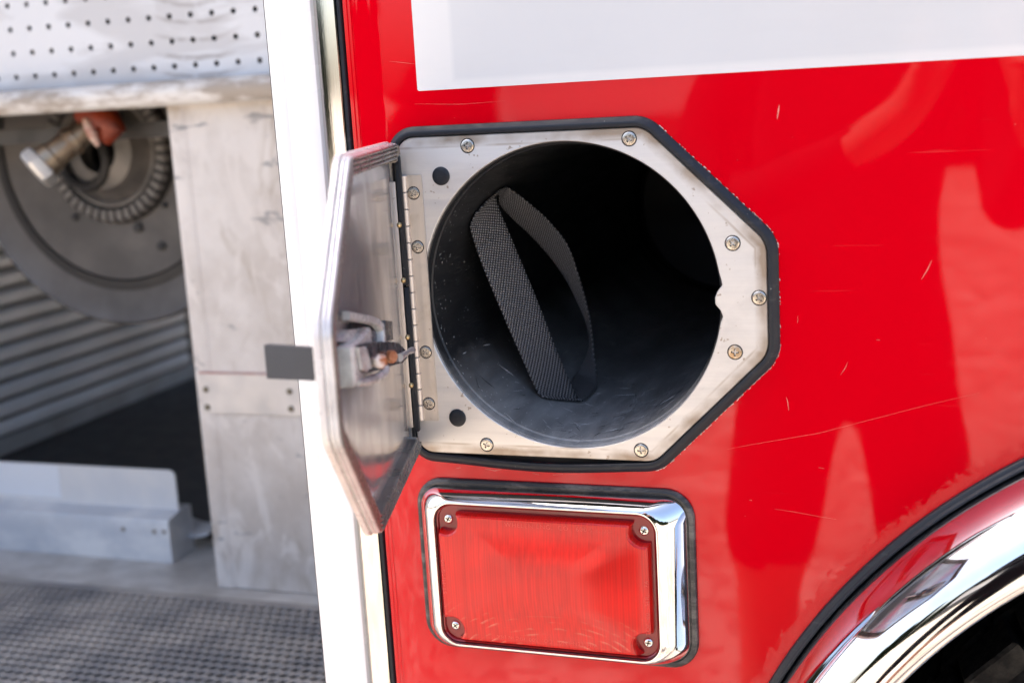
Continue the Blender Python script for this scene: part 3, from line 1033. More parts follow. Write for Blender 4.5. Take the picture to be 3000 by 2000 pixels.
sub('latch_pin', b, M_CAP, 60)
# black rubber tab that sticks out past the free edge of the door
YT = -0.2560
tb = [at(773, 1010, YT), at(960, 1022, YT), at(962, 1117, YT), at(782, 1109, YT)]
b = B()
b.loft([[DMI @ v for v in tb], [DMI @ (v + Vector((0.0012, 0.0035, 0))) for v in tb]], 0, True, True)
sub('pull_tab', b, M_RUBBER2, 20)

# ================================================================== tail light
BO = rect(-0.1288, 0.0772, -0.2703, -0.1446)      # foot of the bezel
BI = rect(-0.1128, 0.0588, -0.2658, -0.1520)      # its inner rim
BY = -0.0180
b = B()
lp = []
for k in range(15):
    t = k / 14
    s = t * t * (3 - 2 * t)
    bow = sin(pi * t) * 0.0022
    y = -0.0015 + (BY + 0.0015) * (1 - (1 - t) ** 1.6)
    rr = [(o[0] + (i[0] - o[0]) * t, o[1] + (i[1] - o[1]) * t) for o, i in zip(BO, BI)]
    lp.append(xz(rpoly(rr, [0.0165 - 0.001 * t] * 4, 8), y))
inn = grow(BI, -0.0012)
lp += [xz(rpoly(grow(BI, -0.0007), [0.0148] * 4, 8), BY - 0.0003), xz(rpoly(grow(BI, -0.0016), [0.014] * 4, 8), BY), xz(rpoly(grow(BI, -0.0019), [0.0138] * 4, 8), BY + 0.001), xz(rpoly(grow(BI, -0.0019), [0.0138] * 4, 8), -0.004)]
b.loft(lp)
lamp = obj('tail_light', b.mesh('tail_light', M_CHROME, 50), truck)
lamp['label'] = 'rectangular red tail light in a chrome bezel'
b = B()
GA = LG
b.loft([xz(rpoly(grow(GA, -0.012), [0.012] * 4, 8), -0.0012), xz(rpoly(grow(GA, -0.0060), [0.016] * 4, 8), -0.0014), xz(rpoly(grow(GA, -0.0046), [0.0175] * 4, 8), -0.0022), xz(rpoly(grow(GA, -0.0040), [0.018] * 4, 8), -0.0034), xz(rpoly(grow(GA, -0.0024), [0.0195] * 4, 8), -0.0037), xz(rpoly(grow(GA, -0.0008), [0.0205] * 4, 8), -0.0030), xz(rpoly(GA, [0.021] * 4, 8), -0.0018), xz(rpoly(GA, [0.021] * 4, 8), 0.0)])
obj('lamp_gasket', b.mesh('lamp_gasket', M_GASKL, 30), lamp)

# lens: a flange with four screw pockets and a raised dome
LO = grow(BI, -0.0022)
LS = [(-0.1010, -0.1668), (0.0476, -0.1668), (-0.1010, -0.2510), (0.0476, -0.2510)]


def dome(d, y):
    """outline of the raised part: a rectangle whose corners are scooped round the screws"""
    x0, x1, z0, z1 = LO[0][0] + 0.0030 + d, LO[1][0] - 0.0042 - d, LO[0][1] + 0.0040 + d, LO[2][1] - 0.0060 - d
    pts = []
    R = 0.0088 + d
    for (cx, cz, sx, sz) in ((x0, z0, 1, 1), (x1, z0, -1, 1), (x1, z1, -1, -1), (x0, z1, 1, -1)):
        s = min(LS, key=lambda q: (q[0] - cx) ** 2 + (q[1] - cz) ** 2)
        px_, pz_ = s
        # concave arc about the screw, from the side wall to the top/bottom wall, with a small fillet each end
        ex = sx * sqrt(max(R * R - (cz - pz_) ** 2, 1e-8)) + px_
        ez = sz * sqrt(max(R * R - (cx - px_) ** 2, 1e-8)) + pz_
        a0 = math.atan2(ez - pz_, cx - px_)
        a1 = math.atan2(cz - pz_, ex - px_)
        am = math.atan2(sz, sx)
        d1 = (am - a0 + pi) % (2 * pi) - pi
        d2 = (a1 - am + pi) % (2 * pi) - pi
        arc = [(px_ + R * cos(t), pz_ + R * sin(t)) for t in [a0 + d1 * k / 6 for k in range(6)] + [am + d2 * k / 6 for k in range(7)]]
        f = 0.0028
        seq = [(cx, ez + sz * f)] + [(cx + sx * f * 0.12, ez + sz * f * 0.35)] + arc[2:-2] + [(ex + sx * f * 0.35, cz + sz * f * 0.12)] + [(ex + sx * f, cz)]
        if sx * sz < 0:
            seq = seq[::-1]
        pts += seq
    return xz(pts, y)


lo = rpoly(LO, [0.0125] * 4, 8)
b = B()
d0 = dome(0, -0.0135)
b.fill([xz(lo, -0.0135), d0])
b.loft([xz(rpoly(grow(LO, -0.0008), [0.0118] * 4, 8), -0.0158), xz(lo, -0.0150), xz(lo, -0.006)])
b.loft([xz(rpoly(grow(LO, -0.0008), [0.0118] * 4, 8), -0.0158), xz(rpoly(grow(LO, -0.0016), [0.0112] * 4, 8), -0.0152), xz(rpoly(grow(LO, -0.0020), [0.011] * 4, 8), -0.0137)])
obj('lens_flange', b.mesh('lens_flange', M_LENSFL, 30), lamp)
b = B()
b.loft([dome(0, -0.0134), dome(0.0003, -0.0180), dome(0.0010, -0.0206), dome(0.0022, -0.0216)])
dl = dome(0.0022, -0.0216)
dcx, dcz = (LO[0][0] + LO[1][0]) / 2 - 0.0006, (LO[0][1] + LO[2][1]) / 2 - 0.001
hwx, hwz = (LO[1][0] - LO[0][0]) / 2 - 0.0085, (LO[2][1] - LO[0][1]) / 2 - 0.0085


def bulge(x, z):
    return -0.0216 - 0.0062 * max(0.0, 1 - ((x - dcx) / hwx) ** 2) ** 1.2 * max(0.0, 1 - ((z - dcz) / hwz) ** 2) ** 1.2


lps = []
for e in (1, 0.96, 0.92, 0.88, 0.8, 0.7, 0.6, 0.5, 0.4, 0.3, 0.2, 0.1, 0.01):
    row = []
    for x, y, z in dl:
        th = math.atan2((z - dcz) / hwz, (x - dcx) / hwx)
        se = (abs(cos(th)) ** 6 + abs(sin(th)) ** 6) ** (-1 / 6) * 0.90
        qx, qz = dcx + hwx * se * cos(th), dcz + hwz * se * sin(th)
        mixf = min(1.0, (1 - e) / 0.12)
        px_, pz_ = x + (qx - x) * mixf, z + (qz - z) * mixf
        k_ = 1 if e > 0.88 else e / 0.88
        px_, pz_ = dcx + (px_ - dcx) * k_, dcz + (pz_ - dcz) * k_
        row.append((px_, bulge(px_, pz_), pz_))
    lps.append(row)
b.loft(lps, 0, False, True)
lens = obj('lens', b.mesh('lens', M_LENS, 30), lamp)
SCL = screw_mesh('screw', 0.0036, 0.0022, m_simple('lens_screw_steel', (0.86, 0.86, 0.85), (0.7, 0.7, 0.68), 1, (0.12, 0.22), 300), False, 0.75)
for (x, z), rt in zip(LS, (30, 25, 50, 8)):
    obj('screw', SCL, lamp, Matrix.Translation((x, -0.0136, z)) @ Matrix.Rotation(radians(rt), 4, 'Y'))
# reflector bowl, bulbs and the dark socket behind the lens
b = B()
gx, gz = 44, 30
x0, x1, z0, z1 = LO[0][0] + 0.002, LO[1][0] - 0.002, LO[0][1] + 0.002, LO[2][1] - 0.002
ids = []
for j in range(gz + 1):
    row = []
    for i in range(gx + 1):
        x = x0 + (x1 - x0) * i / gx
        z = z0 + (z1 - z0) * j / gz
        u = (x - (x0 + x1) / 2) / ((x1 - x0) / 2)
        v = (z - (z0 + z1) / 2) / ((z1 - z0) / 2)
        y = 0.036 - 0.040 * min(1.0, (0.42 * u * u + 0.62 * v * v) * 1.0)
        e = max(abs(u), abs(v))
        if e > 0.93:
            y += (-0.0125 - y) * (e - 0.93) / 0.07
        row.append((x, y, z))
    ids.append(row)
b.loft(ids, closed=False)
obj('reflector', b.mesh('reflector', M_REFL, 40, recalc=False), lamp)
for bx_, bz_ in ((0.004, -0.2150), (0.026, -0.2145)):
    b = B()
    b.lathe([(0.0050, 0.032), (0.0050, 0.014), (0.0040, 0.010), (0.0030, 0.002), (0.0010, 0.0)], (bx_, -0.003, bz_), (0, 1, 0), 14, 0, True, True)
    b.box((bx_ - 0.008, 0.012, bz_ - 0.0012), (bx_ + 0.008, 0.015, bz_ + 0.0012))
    b.box((bx_ - 0.0012, 0.013, bz_ - 0.009), (bx_ + 0.0012, 0.016, bz_ + 0.006))
    obj('bulb_socket', b.mesh('bulb_socket', M_DARK, 40), lamp)
b = B()
for k in range(46):
    xx = -0.090 + 0.138 * k / 45
    b.box((xx, -0.0115, -0.2618), (xx + 0.0016, -0.0100, -0.2560))
o = obj('lens_serrations', b.mesh('lens_serrations', M_DARK, 0), lamp)
o['kind'] = 'stuff'


def lettering(txt, size, x, z, rot=0.0, sx=1.0, y=-0.0218):
    cu = bpy.data.curves.new('lettering', 'FONT')
    cu.body = txt
    cu.size = size
    cu.extrude = 0.00018
    cu.resolution_u = 3
    cu.offset = -0.0001
    cu.space_character = 1.15
    t = bpy.data.objects.new('lettering', cu)
    COL.objects.link(t)
    dg = bpy.context.evaluated_depsgraph_get()
    me = bpy.data.meshes.new_from_object(t.evaluated_get(dg))
    bpy.data.objects.remove(t)
    me.materials.clear()
    me.materials.append(M_LETTER)
    return obj('lettering', me, lamp, Matrix.Translation((x, y, z)) @ Matrix.Rotation(rot, 4, 'Y') @ Matrix.Rotation(pi / 2, 4, 'X') @ Matrix.Diagonal((sx, 1, 1, 1)))


lettering('WHELEN ENG.  CO.  600', 0.0050, -0.0540, -0.1672, 0, 1.0)
lettering('MFG IN USA', 0.0036, 0.0040, -0.1672, 0, 1.05)
lettering('ST-MMG-00', 0.0042, -0.1032, -0.2230, radians(-90), 1.15)
lettering('TOP. 00   SER.   7A', 0.0042, 0.0512, -0.2420, radians(-90), 1.05)
lettering('WHELEN ENG.  CO.  600', 0.0042, 0.0120, -0.2518, pi, 1.0)
lettering('MFG IN USA', 0.0036, -0.0430, -0.2518, pi, 1.0)

# ================================================================== wheel arch and wheel
NA = 120
A0, A1 = radians(-15), radians(195)


def arc_loft(prof, mt, name, parent, sm=50):
    b = B()
    lp = []
    for k in range(NA + 1):
        a = A0 + (A1 - A0) * k / NA
        lp.append([(ARC[0] + r * cos(a), y, ARC[1] + r * sin(a)) for r, y in prof])
    b.loft(lp, 0, True, True, closed=True)
    return obj(name, b.mesh(name, mt, sm), parent)


ctl = [Vector(p) for p in ((0.4425, 0.0005), (0.4412, -0.0070), (0.4388, -0.0165), (0.4350, -0.0270), (0.4295, -0.0372), (0.4225, -0.0455), (0.4145, -0.0515), (0.4070, -0.0542), (0.4000, -0.0552), (0.3935, -0.0548))]
prof = []
for i in range(len(ctl) - 1):
    p0, p1, p2, p3 = ctl[max(i - 1, 0)], ctl[i], ctl[i + 1], ctl[min(i + 2, len(ctl) - 1)]
    for k in range(5):
        t = k / 5
        q = 0.5 * ((2 * p1) + (p2 - p0) * t + (2 * p0 - 5 * p1 + 4 * p2 - p3) * t * t + (3 * p1 - p0 - 3 * p2 + p3) * t ** 3)
        prof.append((q.x, q.y))
prof += [(0.3920, -0.0545), (0.3906, -0.0535), (0.3898, -0.0510), (0.3905, -0.0480), (0.3930, -0.0470), (0.432, 0.0005)]
fender = arc_loft(prof, M_CHROME, 'wheel_arch', truck, 40)
fender['label'] = 'polished chrome wheel arch at the lower right'
arc_loft([(0.4424, 0.0), (0.4424, -0.0050), (0.4430, -0.0060), (0.4440, -0.0064), (0.4450, -0.0058), (0.4454, -0.0048), (0.4460, -0.0046), (0.4480, -0.0040), (0.4490, -0.0024), (0.4490, 0.0)], M_RUBBER, 'arch_rubber_trim', fender)
# wheel well liner
b = B()
lp = []
for r, y in ((0.444, 0.0015), (0.47, 0.004), (0.47, 0.62)):
    lp.append([(ARC[0] + r * cos(A0 + (A1 - A0) * k / 60), y, ARC[1] + r * sin(A0 + (A1 - A0) * k / 60)) for k in range(61)])
b.loft(lp, closed=False)
b.box((ARC[0] - 0.47, 0.62, -1.0), (ARC[0] + 0.47, 0.63, 0.0))
obj('wheel_well', b.mesh('wheel_well', M_WELL, 40, recalc=False), truck)
WC = (ARC[0] + 0.01, ARC[1] - 0.045)
RTY = 0.366
b = B()
b.lathe([(0.18, 0.085), (0.20, 0.060), (0.27, 0.050), (0.332, 0.054), (0.347, 0.066), (0.352, 0.075), (0.352, 0.31), (0.32, 0.33), (0.2, 0.33)], (WC[0], 0, WC[1]), (0, 1, 0), 96, 0)
wheel = obj('wheel', b.mesh('wheel', M_TYRE, 30), truck)
b = B()
b.lathe([(0.185, 0.30), (0.185, 0.080), (0.178, 0.074), (0.168, 0.080), (0.165, 0.12), (0.10, 0.13), (0.08, 0.10), (0.02, 0.095)], (WC[0], 0, WC[1]), (0, 1, 0), 48, 0, False, True)
obj('rim', b.mesh('rim', M_CHROME, 30), wheel)
# tread blocks: shoulder lugs and inner blocks, each a block of its own
b = B()
da = 2 * pi / 40


def lug(a0, a1, y0, y1, r0, r1, sk_=0.0):
    bb = B()
    lo_, hi_ = [], []
    lp = []
    for (rr, ins) in ((r0, 0), (r1 - 0.0025, 0), (r1, 0.0025)):
        l_ = []
        for (aa, yy) in ((a0 + ins / 0.35, y0 + ins), (a1 - ins / 0.35, y0 + ins), (a1 - ins / 0.35 + sk_, y1 - ins), (a0 + ins / 0.35 + sk_, y1 - ins)):
            l_.append((rr * cos(aa), yy, rr * sin(aa)))
        lp.append(l_)
    bb.loft(lp, 0, False, True)
    return bb


l1 = lug(-da * 0.44, da * 0.44, 0.062, 0.118, 0.347, RTY, 0.02).mesh('tread_block', M_TYRE, 20)
l2 = lug(-da * 0.42, da * 0.42, 0.124, 0.180, 0.347, RTY, -0.02).mesh('tread_block', M_TYRE, 20)
for k in range(40):
    a = da * k
    if not 0.6 < (a % (2 * pi)) < 3.2:
        continue
    for me, off in ((l1, 0), (l2, da / 2)):
        obj('tread_block', me, wheel, Matrix.Translation((WC[0], 0, WC[1])) @ Matrix.Rotation(-(a + off), 4, 'Y'))

# ================================================================== compartment
ZF = -0.4617
# shell of the body: boxes that close the compartment and carry the roof
def shell(name, boxes, mt, parent=truck):
    b = B()
    for q in boxes:
        b.box(*q)
    return obj(name, b.mesh(name, mt, 0), parent)


shell('compartment_side', [((-0.222, 0.046, -0.48), (-0.200, 0.50, 1.0))], M_SHELL)
shell('compartment_ceiling', [((-1.52, 0.02, 0.95), (-0.2, 0.52, 0.97))], M_SHELL)
shell('compartment_far_side', [((-1.52, 0.0, -0.48), (-1.50, 0.54, 0.95))], M_SHELL)
shell('body_shell', [((-2.6, 0.004, 0.98), (-0.165, 0.03, 1.95)), ((-2.6, 0.004, -1.0), (-1.53, 0.03, 0.97)), ((-1.529, 0.004, -1.0), (-0.225, 0.03, -0.482)),
                     ((-2.6, 0.03, 1.95), (2.4, 2.44, 1.97)), ((-2.62, 0.03, -1.0), (-2.6, 2.44, 1.94)), ((2.4, 0.03, -1.0), (2.42, 2.44, 1.94)),
                     ((-2.59, 2.40, 0.16), (2.39, 2.43, 1.94)), ((-2.59, 2.40, -1.0), (2.39, 2.43, -0.47)), ((-0.30, 2.40, -0.469), (2.39, 2.43, 0.159))], MR)
shell('recess_ceiling', [((-1.42, 0.56, 0.148), (-0.28, 2.39, 0.16))], M_BLACKFL)  # black colour chosen to deepen the shade under the shelf
shell('recess_side', [((-0.30, 0.56, -0.46), (-0.285, 2.39, 0.147))], M_SHELL)
shell('recess_floor', [((-1.42, 0.64, -0.475), (-0.301, 2.39, ZF - 0.002))], M_BLACKFL)

# floor sheet
b = B().box((-1.50, 0.0, ZF - 0.012), (-0.223, 0.638, ZF))
obj('compartment_floor', b.mesh('compartment_floor', M_FLOORAL, 0), truck)

# perforated sheet: real holes, one octagon per cell
b = B()
SP, HR = 0.02905, 0.0037
hx0 = at(0.4464 * 1704, 0.4464 * 397, 0.5).x
hz0 = at(0.4464 * 1704, 0.4464 * 397, 0.5).z
XL = hx0 - SP * 22 - SP / 2
for i in range(23):
    for j in range(-0, 14):
        cx, cz = hx0 - SP * i, hz0 + SP * j
        sq = [(SP / 2 * sx, SP / 2 * sz) for sx, sz in ((1, 0), (1, 1), (0, 1), (-1, 1), (-1, 0), (-1, -1), (0, -1), (1, -1))]
        oc = [(HR * cos(k * pi / 4), HR * sin(k * pi / 4)) for k in range(8)]
        b.loft([xz([(cx + x, cz + z) for x, z in sq], 0.5), xz([(cx + x, cz + z) for x, z in oc], 0.5), xz([(cx + x, cz + z) for x, z in oc], 0.503)])
xr, zt_, zb_ = hx0 + SP / 2, hz0 + SP * 13.5, hz0 - SP / 2
b.fill([[(xr, 0.5, 0.172), (-0.20, 0.5, 0.172), (-0.20, 0.5, 0.95), (xr, 0.5, 0.95)]])
b.fill([[(XL, 0.5, 0.172), (xr, 0.5, 0.172), (xr, 0.5, zb_), (XL, 0.5, zb_)]])
b.fill([[(XL, 0.5, zt_), (xr, 0.5, zt_), (xr, 0.5, 0.95), (XL, 0.5, 0.95)]])
b.fill([[(-1.5, 0.5, 0.172), (XL, 0.5, 0.172), (XL, 0.5, 0.95), (-1.5, 0.5, 0.95)]])
peg = obj('perforated_back_sheet', b.mesh('perforated_back_sheet', M_PEG, 0, merge=1e-5), truck)
shell('hole_shade_sheet', [((-1.5, 0.53, 0.165), (-0.2, 0.54, 0.95))], M_WELL)  # black sheet put behind the holes for the shade inside them

# shelf lip: rolled edge along the foot of the perforated sheet
pr = [(0.499, 0.1765), (0.490, 0.1765), (0.486, 0.1735), (0.480, 0.1750), (0.468, 0.1755), (0.460, 0.1735), (0.4555, 0.169), (0.4545, 0.163), (0.4555, 0.152), (0.4590, 0.1475), (0.466, 0.1455), (0.499, 0.1455)]
b = B()
b.loft([[(x, y, z) for y, z in pr] for x in (-1.5, -0.2)], 0, True, True)
obj('shelf_lip', b.mesh('shelf_lip', M_LIP, 45), truck)

# pillar sheet with its folded left edge
b = B()
pf = [(-0.640, 0.560), (-0.640, 0.4815), (-0.6385, 0.4800), (-0.6180, 0.4800), (-0.6165, 0.4812), (-0.6150, 0.4820), (-0.2005, 0.4820), (-0.2005, 0.4990), (-0.6, 0.4990), (-0.6, 0.56)]
b.loft([[(x, y, z) for x, y in pf] for z in (ZF + 0.001, 0.1455)], 0, True, True)
pillar = obj('compartment_pillar', b.mesh('compartment_pillar', M_PILLAR, 40), truck)
b = B()
pa = at(585, 1131, 0.479)
pb = at(880, 1218, 0.479)
b.bbox((pa.x, 0.4790, -0.2305), (-0.455, 0.4818, -0.1800), 0.0006)
obj('cover_plate', b.mesh('cover_plate', m_simple('cover_plate_sheet', (0.70, 0.665, 0.635), (0.62, 0.585, 0.55), 0.3, (0.4, 0.55), 18), 30), pillar)
b = B().box((pa.x, 0.4786, -0.1800), (-0.455, 0.4816, -0.1778))
obj('red_sealant_line', b.mesh('red_sealant_line', m_simple('faded_red_line', (0.50, 0.27, 0.235), (0.6, 0.45, 0.40), 0, (0.5, 0.6), 40), 0), pillar)
b = B()
b.lathe([(0.0040, 0), (0.0038, 0.0010), (0.0026, 0.0016), (0.0005, 0.0018)], (0, 0, 0), (0, -1, 0), 14, 0, False, True)
rv = b.mesh('pillar_screw', m_simple('dull_screw', (0.22, 0.20, 0.14), (0.15, 0.12, 0.08), 0.5, (0.4, 0.5), 90), 40)
for p in ((603, 1140), (608, 1192), (848, 1146), (853, 1197)):
    obj('pillar_screw', rv, pillar, Matrix.Translation((at(*p, 0.479).x, 0.479, at(*p, 0.479).z)))

# ribbed wall on the far left of the recess, each rib a strip of its own
b = B().box((-1.412, 0.60, ZF), (-1.402, 2.36, 0.147))
rw = obj('ribbed_wall', b.mesh('ribbed_wall', m_simple('dark_wall_sheet', (0.16, 0.155, 0.145), (0.1, 0.095, 0.09), 0.2, (0.5, 0.6), 9), 0), truck)  # sheet coloured darker than the ribs in front of it
pitch = 0.0335
b = B()
pr = [(0.0, 0.0), (0.007, 0.001), (0.012, 0.006), (0.012, 0.0195), (0.007, 0.0255), (0.0, 0.0265)]
b.loft([[(x, y, z) for x, z in pr] for y in (0.60, 1.58)], 0, True, True)
rib = b.mesh('rib', M_RIB, 30)
for k in range(17):
    obj('rib', rib, rw, Matrix.Translation((-1.402, 0, ZF + 0.035 + pitch * k)))
b = B().box((-1.402, 0.60, ZF + 0.001), (-1.3935, 1.60, ZF + 0.033))
obj('kick_strip', b.mesh('kick_strip', m_simple('kick_strip_metal', (0.40, 0.43, 0.46), (0.33, 0.34, 0.35), 0.5, (0.4, 0.5), 10), 0), rw)

# channel with the upstand plate behind, the white label on it
b = B()
pr = [(0.5440, ZF + 0.001), (0.5440, -0.4035), (0.5455, -0.4010), (0.5480, -0.4000), (0.5735, -0.3985), (0.5735, -0.4015), (0.5480, -0.4030), (0.600, ZF + 0.001)]
pr = [(0.5440, ZF + 0.0005), (0.5440, -0.4040), (0.5452, -0.4012), (0.5480, -0.4000), (0.5760, -0.3960), (0.6000, -0.3960), (0.6000, ZF + 0.0005)]
b.loft([[(x, y, z) for y, z in pr] for x in (-1.39, -0.7515, -0.7500)], 0, True, True)
ch = obj('channel', b.mesh('channel', M_CHANNEL, 30), truck)
b = B()
up = rpoly(rect(-1.39, -0.7540, -0.3990, -0.3405), [0.001, 0.001, 0.010, 0.001], 6)
b.loft([xz(up, 0.5760), xz(up, 0.5790)], 0, True, True)
obj('upstand_plate', b.mesh('upstand_plate', m_simple('plain_sheet', (0.80, 0.79, 0.77), (0.70, 0.71, 0.72), 0.15, (0.4, 0.5), 12), 30), ch)
lx = at(172, 1380, 0.5755).x
b = B().box((-1.39, 0.5750, -0.3895), (lx, 0.5757, -0.3420))
obj('white_label', b.mesh('white_label', M_LABEL, 0), ch)
b = B()
b.lathe([(0.0032, 0), (0.003, 0.001), (0.0006, 0.0014)], (0, 0, 0), (0, -1, 0), 12, 0, False, True)
rm = b.mesh('rivet', m_simple('dull_rivet', (0.3, 0.26, 0.22), None, 0.6, (0.4, 0.5)), 40)
for p in ((361, 1549), (452, 1556), (481, 1557)):
    q = at(*p, 0.544)
    obj('rivet', rm, ch, Matrix.Translation((q.x, 0.544, q.z)))
# bent tongue between the channel and the pillar
b = B()
q0, q1 = at(530, 1540, 0.60), at(625, 1540, 0.60)
lp = []
for k in range(9):
    t = k / 8
    x = q0.x + (q1.x - q0.x) * t
    z = at(578, 1556, 0.60).z + 0.006 * (2 * t - 1) ** 2
    lp.append([(x, 0.585, z), (x, 0.585, z - 0.004), (x, 0.63, z - 0.001), (x, 0.63, z + 0.003)])
b.loft(lp, 0, True, True)
obj('bent_tongue', b.mesh('bent_tongue', M_CHANNEL, 40), ch)

# hose reel
RC = (-0.8150, 0.0920)
RY = 0.60
b = B()
b.lathe([(0.030, -0.004), (0.072, -0.004), (0.076, 0.0), (0.100, 0.001), (0.174, 0.0), (0.1765, 0.0035), (0.1860, 0.0035), (0.1885, 0.0), (0.225, -0.003), (0.2315, -0.006), (0.2350, -0.003), (0.2350, 0.008), (0.231, 0.010)], (RC[0], RY, RC[1]), (0, 1, 0), 96, 0)
reel = obj('hose_reel', b.mesh('hose_reel', M_REEL, 35, recalc=False), truck)
b = B()
b.lathe([(0.1735, -0.0006), (0.1765, 0.0028), (0.186, 0.0028), (0.1889, -0.0006), (0.186, -0.0016), (0.1765, -0.0016)], (RC[0], RY, RC[1]), (0, 1, 0), 96, 0)
obj('groove_ring', b.mesh('groove_ring', M_REELD, 40), reel)
b = B()
b.lathe([(0.028, -0.03), (0.050, -0.026), (0.060, -0.012), (0.066, -0.006), (0.071, -0.012), (0.0745, -0.012), (0.0745, 0.0)], (RC[0], RY, RC[1]), (0, 1, 0), 64, 0)
obj('reel_hub', b.mesh('reel_hub', m_simple('hub_grey', (0.22, 0.20, 0.18), (0.13, 0.12, 0.11), 0.3, (0.4, 0.5), 20), 35), reel)
b = B()
b.lathe([(0.0755, -0.010), (0.0775, -0.013), (0.0930, -0.013), (0.0965, -0.009), (0.0985, 0.0)], (RC[0], RY, RC[1]), (0, 1, 0), 72, 0)
obj('reel_gear', b.mesh('reel_gear', M_REELD, 35), reel)
b = B()
for k in range(44):
    a = 2 * pi * k / 44
    u = Vector((cos(a), 0, sin(a)))
    v = Vector((-sin(a), 0, cos(a)))
    c = Vector((RC[0], RY, RC[1]))
    lp = []
    for r, y in ((0.0790, -0.0128), (0.0800, -0.0160), (0.0920, -0.0160), (0.0965, -0.0100)):
        wd = 0.0034
        lp.append([c + u * r - v * wd + Vector((0, y, 0)), c + u * r + v * wd + Vector((0, y, 0)), c + u * r + v * wd + Vector((0, y + 0.006, 0)), c + u * r - v * wd + Vector((0, y + 0.006, 0))])
    b.loft(lp, 0, True, True)
o = obj('gear_teeth', b.mesh('gear_teeth', M_TEETH, 20), reel)
o['kind'] = 'stuff'
b = B()
b.lathe([(0.030, -0.035), (0.034, -0.038), (0.040, -0.034), (0.042, -0.026)], (RC[0] - 0.022, RY, RC[1] - 0.010), (0, 1, 0), 40, 0)
b.lathe([(0.030, -0.035), (0.030, 0.02)], (RC[0] - 0.022, RY, RC[1] - 0.010), (0, 1, 0), 40, 0, False, True)
obj('hub_socket', b.mesh('hub_socket', M_REELD, 40), reel)
for p, r in (((402, 670), 0.007), ((478, 605), 0.004), ((218, 640), 0.005), ((470, 725), 0.006)):
    q = at(*p, RY - 0.001)
    b = B()
    b.lathe([(r, 0), (r * 0.9, 0.003), (r * 0.3, 0.004)], q, (0, -1, 0), 14, 0, False, True)
    obj('reel_bolt', b.mesh('reel_bolt', M_REELD, 40), reel)
b = B()
b.lathe([(0.14, 0.012), (0.14, 0.42)], (RC[0], RY, RC[1]), (0, 1, 0), 48, 0)
b.lathe([(0.229, 0.42), (0.235, 0.425), (0.229, 0.43), (0.05, 0.43)], (RC[0], RY, RC[1]), (0, 1, 0), 64, 0)
obj('reel_drum', b.mesh('reel_drum', M_REELD, 40), reel)
# seat the whole reel 0.1 m deeper in the recess
for o in [reel] + list(reel.children):
    o.data.transform(Matrix.Translation((-0.887, 0.70, 0.090)) @ Matrix.Scale(1.069, 4) @ Matrix.Translation((-RC[0], -RY, -RC[1])))
# rails under the shelf, their colour darkened for the shadow beneath it
b = B().box((-1.39, 0.565, 0.108), (-0.83, 0.60, 0.128))
b.box((-0.775, 0.56, 0.108), (-0.650, 0.585, 0.128))
obj('under_shelf_rail', b.mesh('under_shelf_rail', m_simple('rail_grey', (0.09, 0.085, 0.08), (0.05, 0.047, 0.045), 0.3, (0.4, 0.5), 20), 0), truck)

# hose valve: brass body, bright end cap, red handle
c0, c1, c2 = at(118, 488, 0.500), at(205, 420, 0.530), at(262, 372, 0.545)
ax = (c0 - c2).normalized()
b = B()
L = (c0 - c2).length
b.lathe([(0.008, -0.01), (0.0165, 0.0), (0.0165, L * 0.28), (0.0195, L * 0.30), (0.0195, L * 0.42), (0.0175, L * 0.44), (0.0175, L * 0.72), (0.020, L * 0.75), (0.020, L * 0.93)], c2, ax, 32, 0, True, False)
valve = obj('hose_valve', b.mesh('hose_valve', M_BRASS, 35), truck)
b = B()
b.lathe([(0.0205, L * 0.90), (0.0262, L * 0.93), (0.0270, L * 0.97), (0.0270, L * 1.08), (0.0240, L * 1.13), (0.012, L * 1.15), (0.001, L * 1.15)], c2, ax, 6, 0, True, True)
obj('valve_cap', b.mesh('valve_cap', M_CAP, 25), valve)
b = B()
h0, h1, h2 = at(235, 345, 0.535), at(290, 335, 0.53), at(330, 372, 0.53)
b.pipe([h0, (h0 + h1) / 2 + Vector((0, 0, 0.005)), h1, h1 * 0.4 + h2 * 0.6, h2, at(305, 410, 0.53)], [0.010, 0.014, 0.018, 0.020, 0.017, 0.010], 14)
obj('valve_handle', b.mesh('valve_handle', M_ORANGE, 60), valve)
b = B()
b.pipe([at(250, 350, 0.515), at(262, 375, 0.513), at(276, 405, 0.513), at(288, 428, 0.515)], [0.005, 0.007, 0.006, 0.003], 12)
obj('handle_tip', b.mesh('handle_tip', m_simple('worn_red_tip', (0.45, 0.10, 0.05), (0.7, 0.5, 0.4), 0, (0.3, 0.4), 60), 60), valve)
b = B()
b.box(at(55, 412, 0.57), at(132, 390, 0.59))
obj('valve_bracket', b.mesh('valve_bracket', m_simple('bracket_brown', (0.14, 0.12, 0.1), None, 0.4, (0.4, 0.5)), 0), valve)

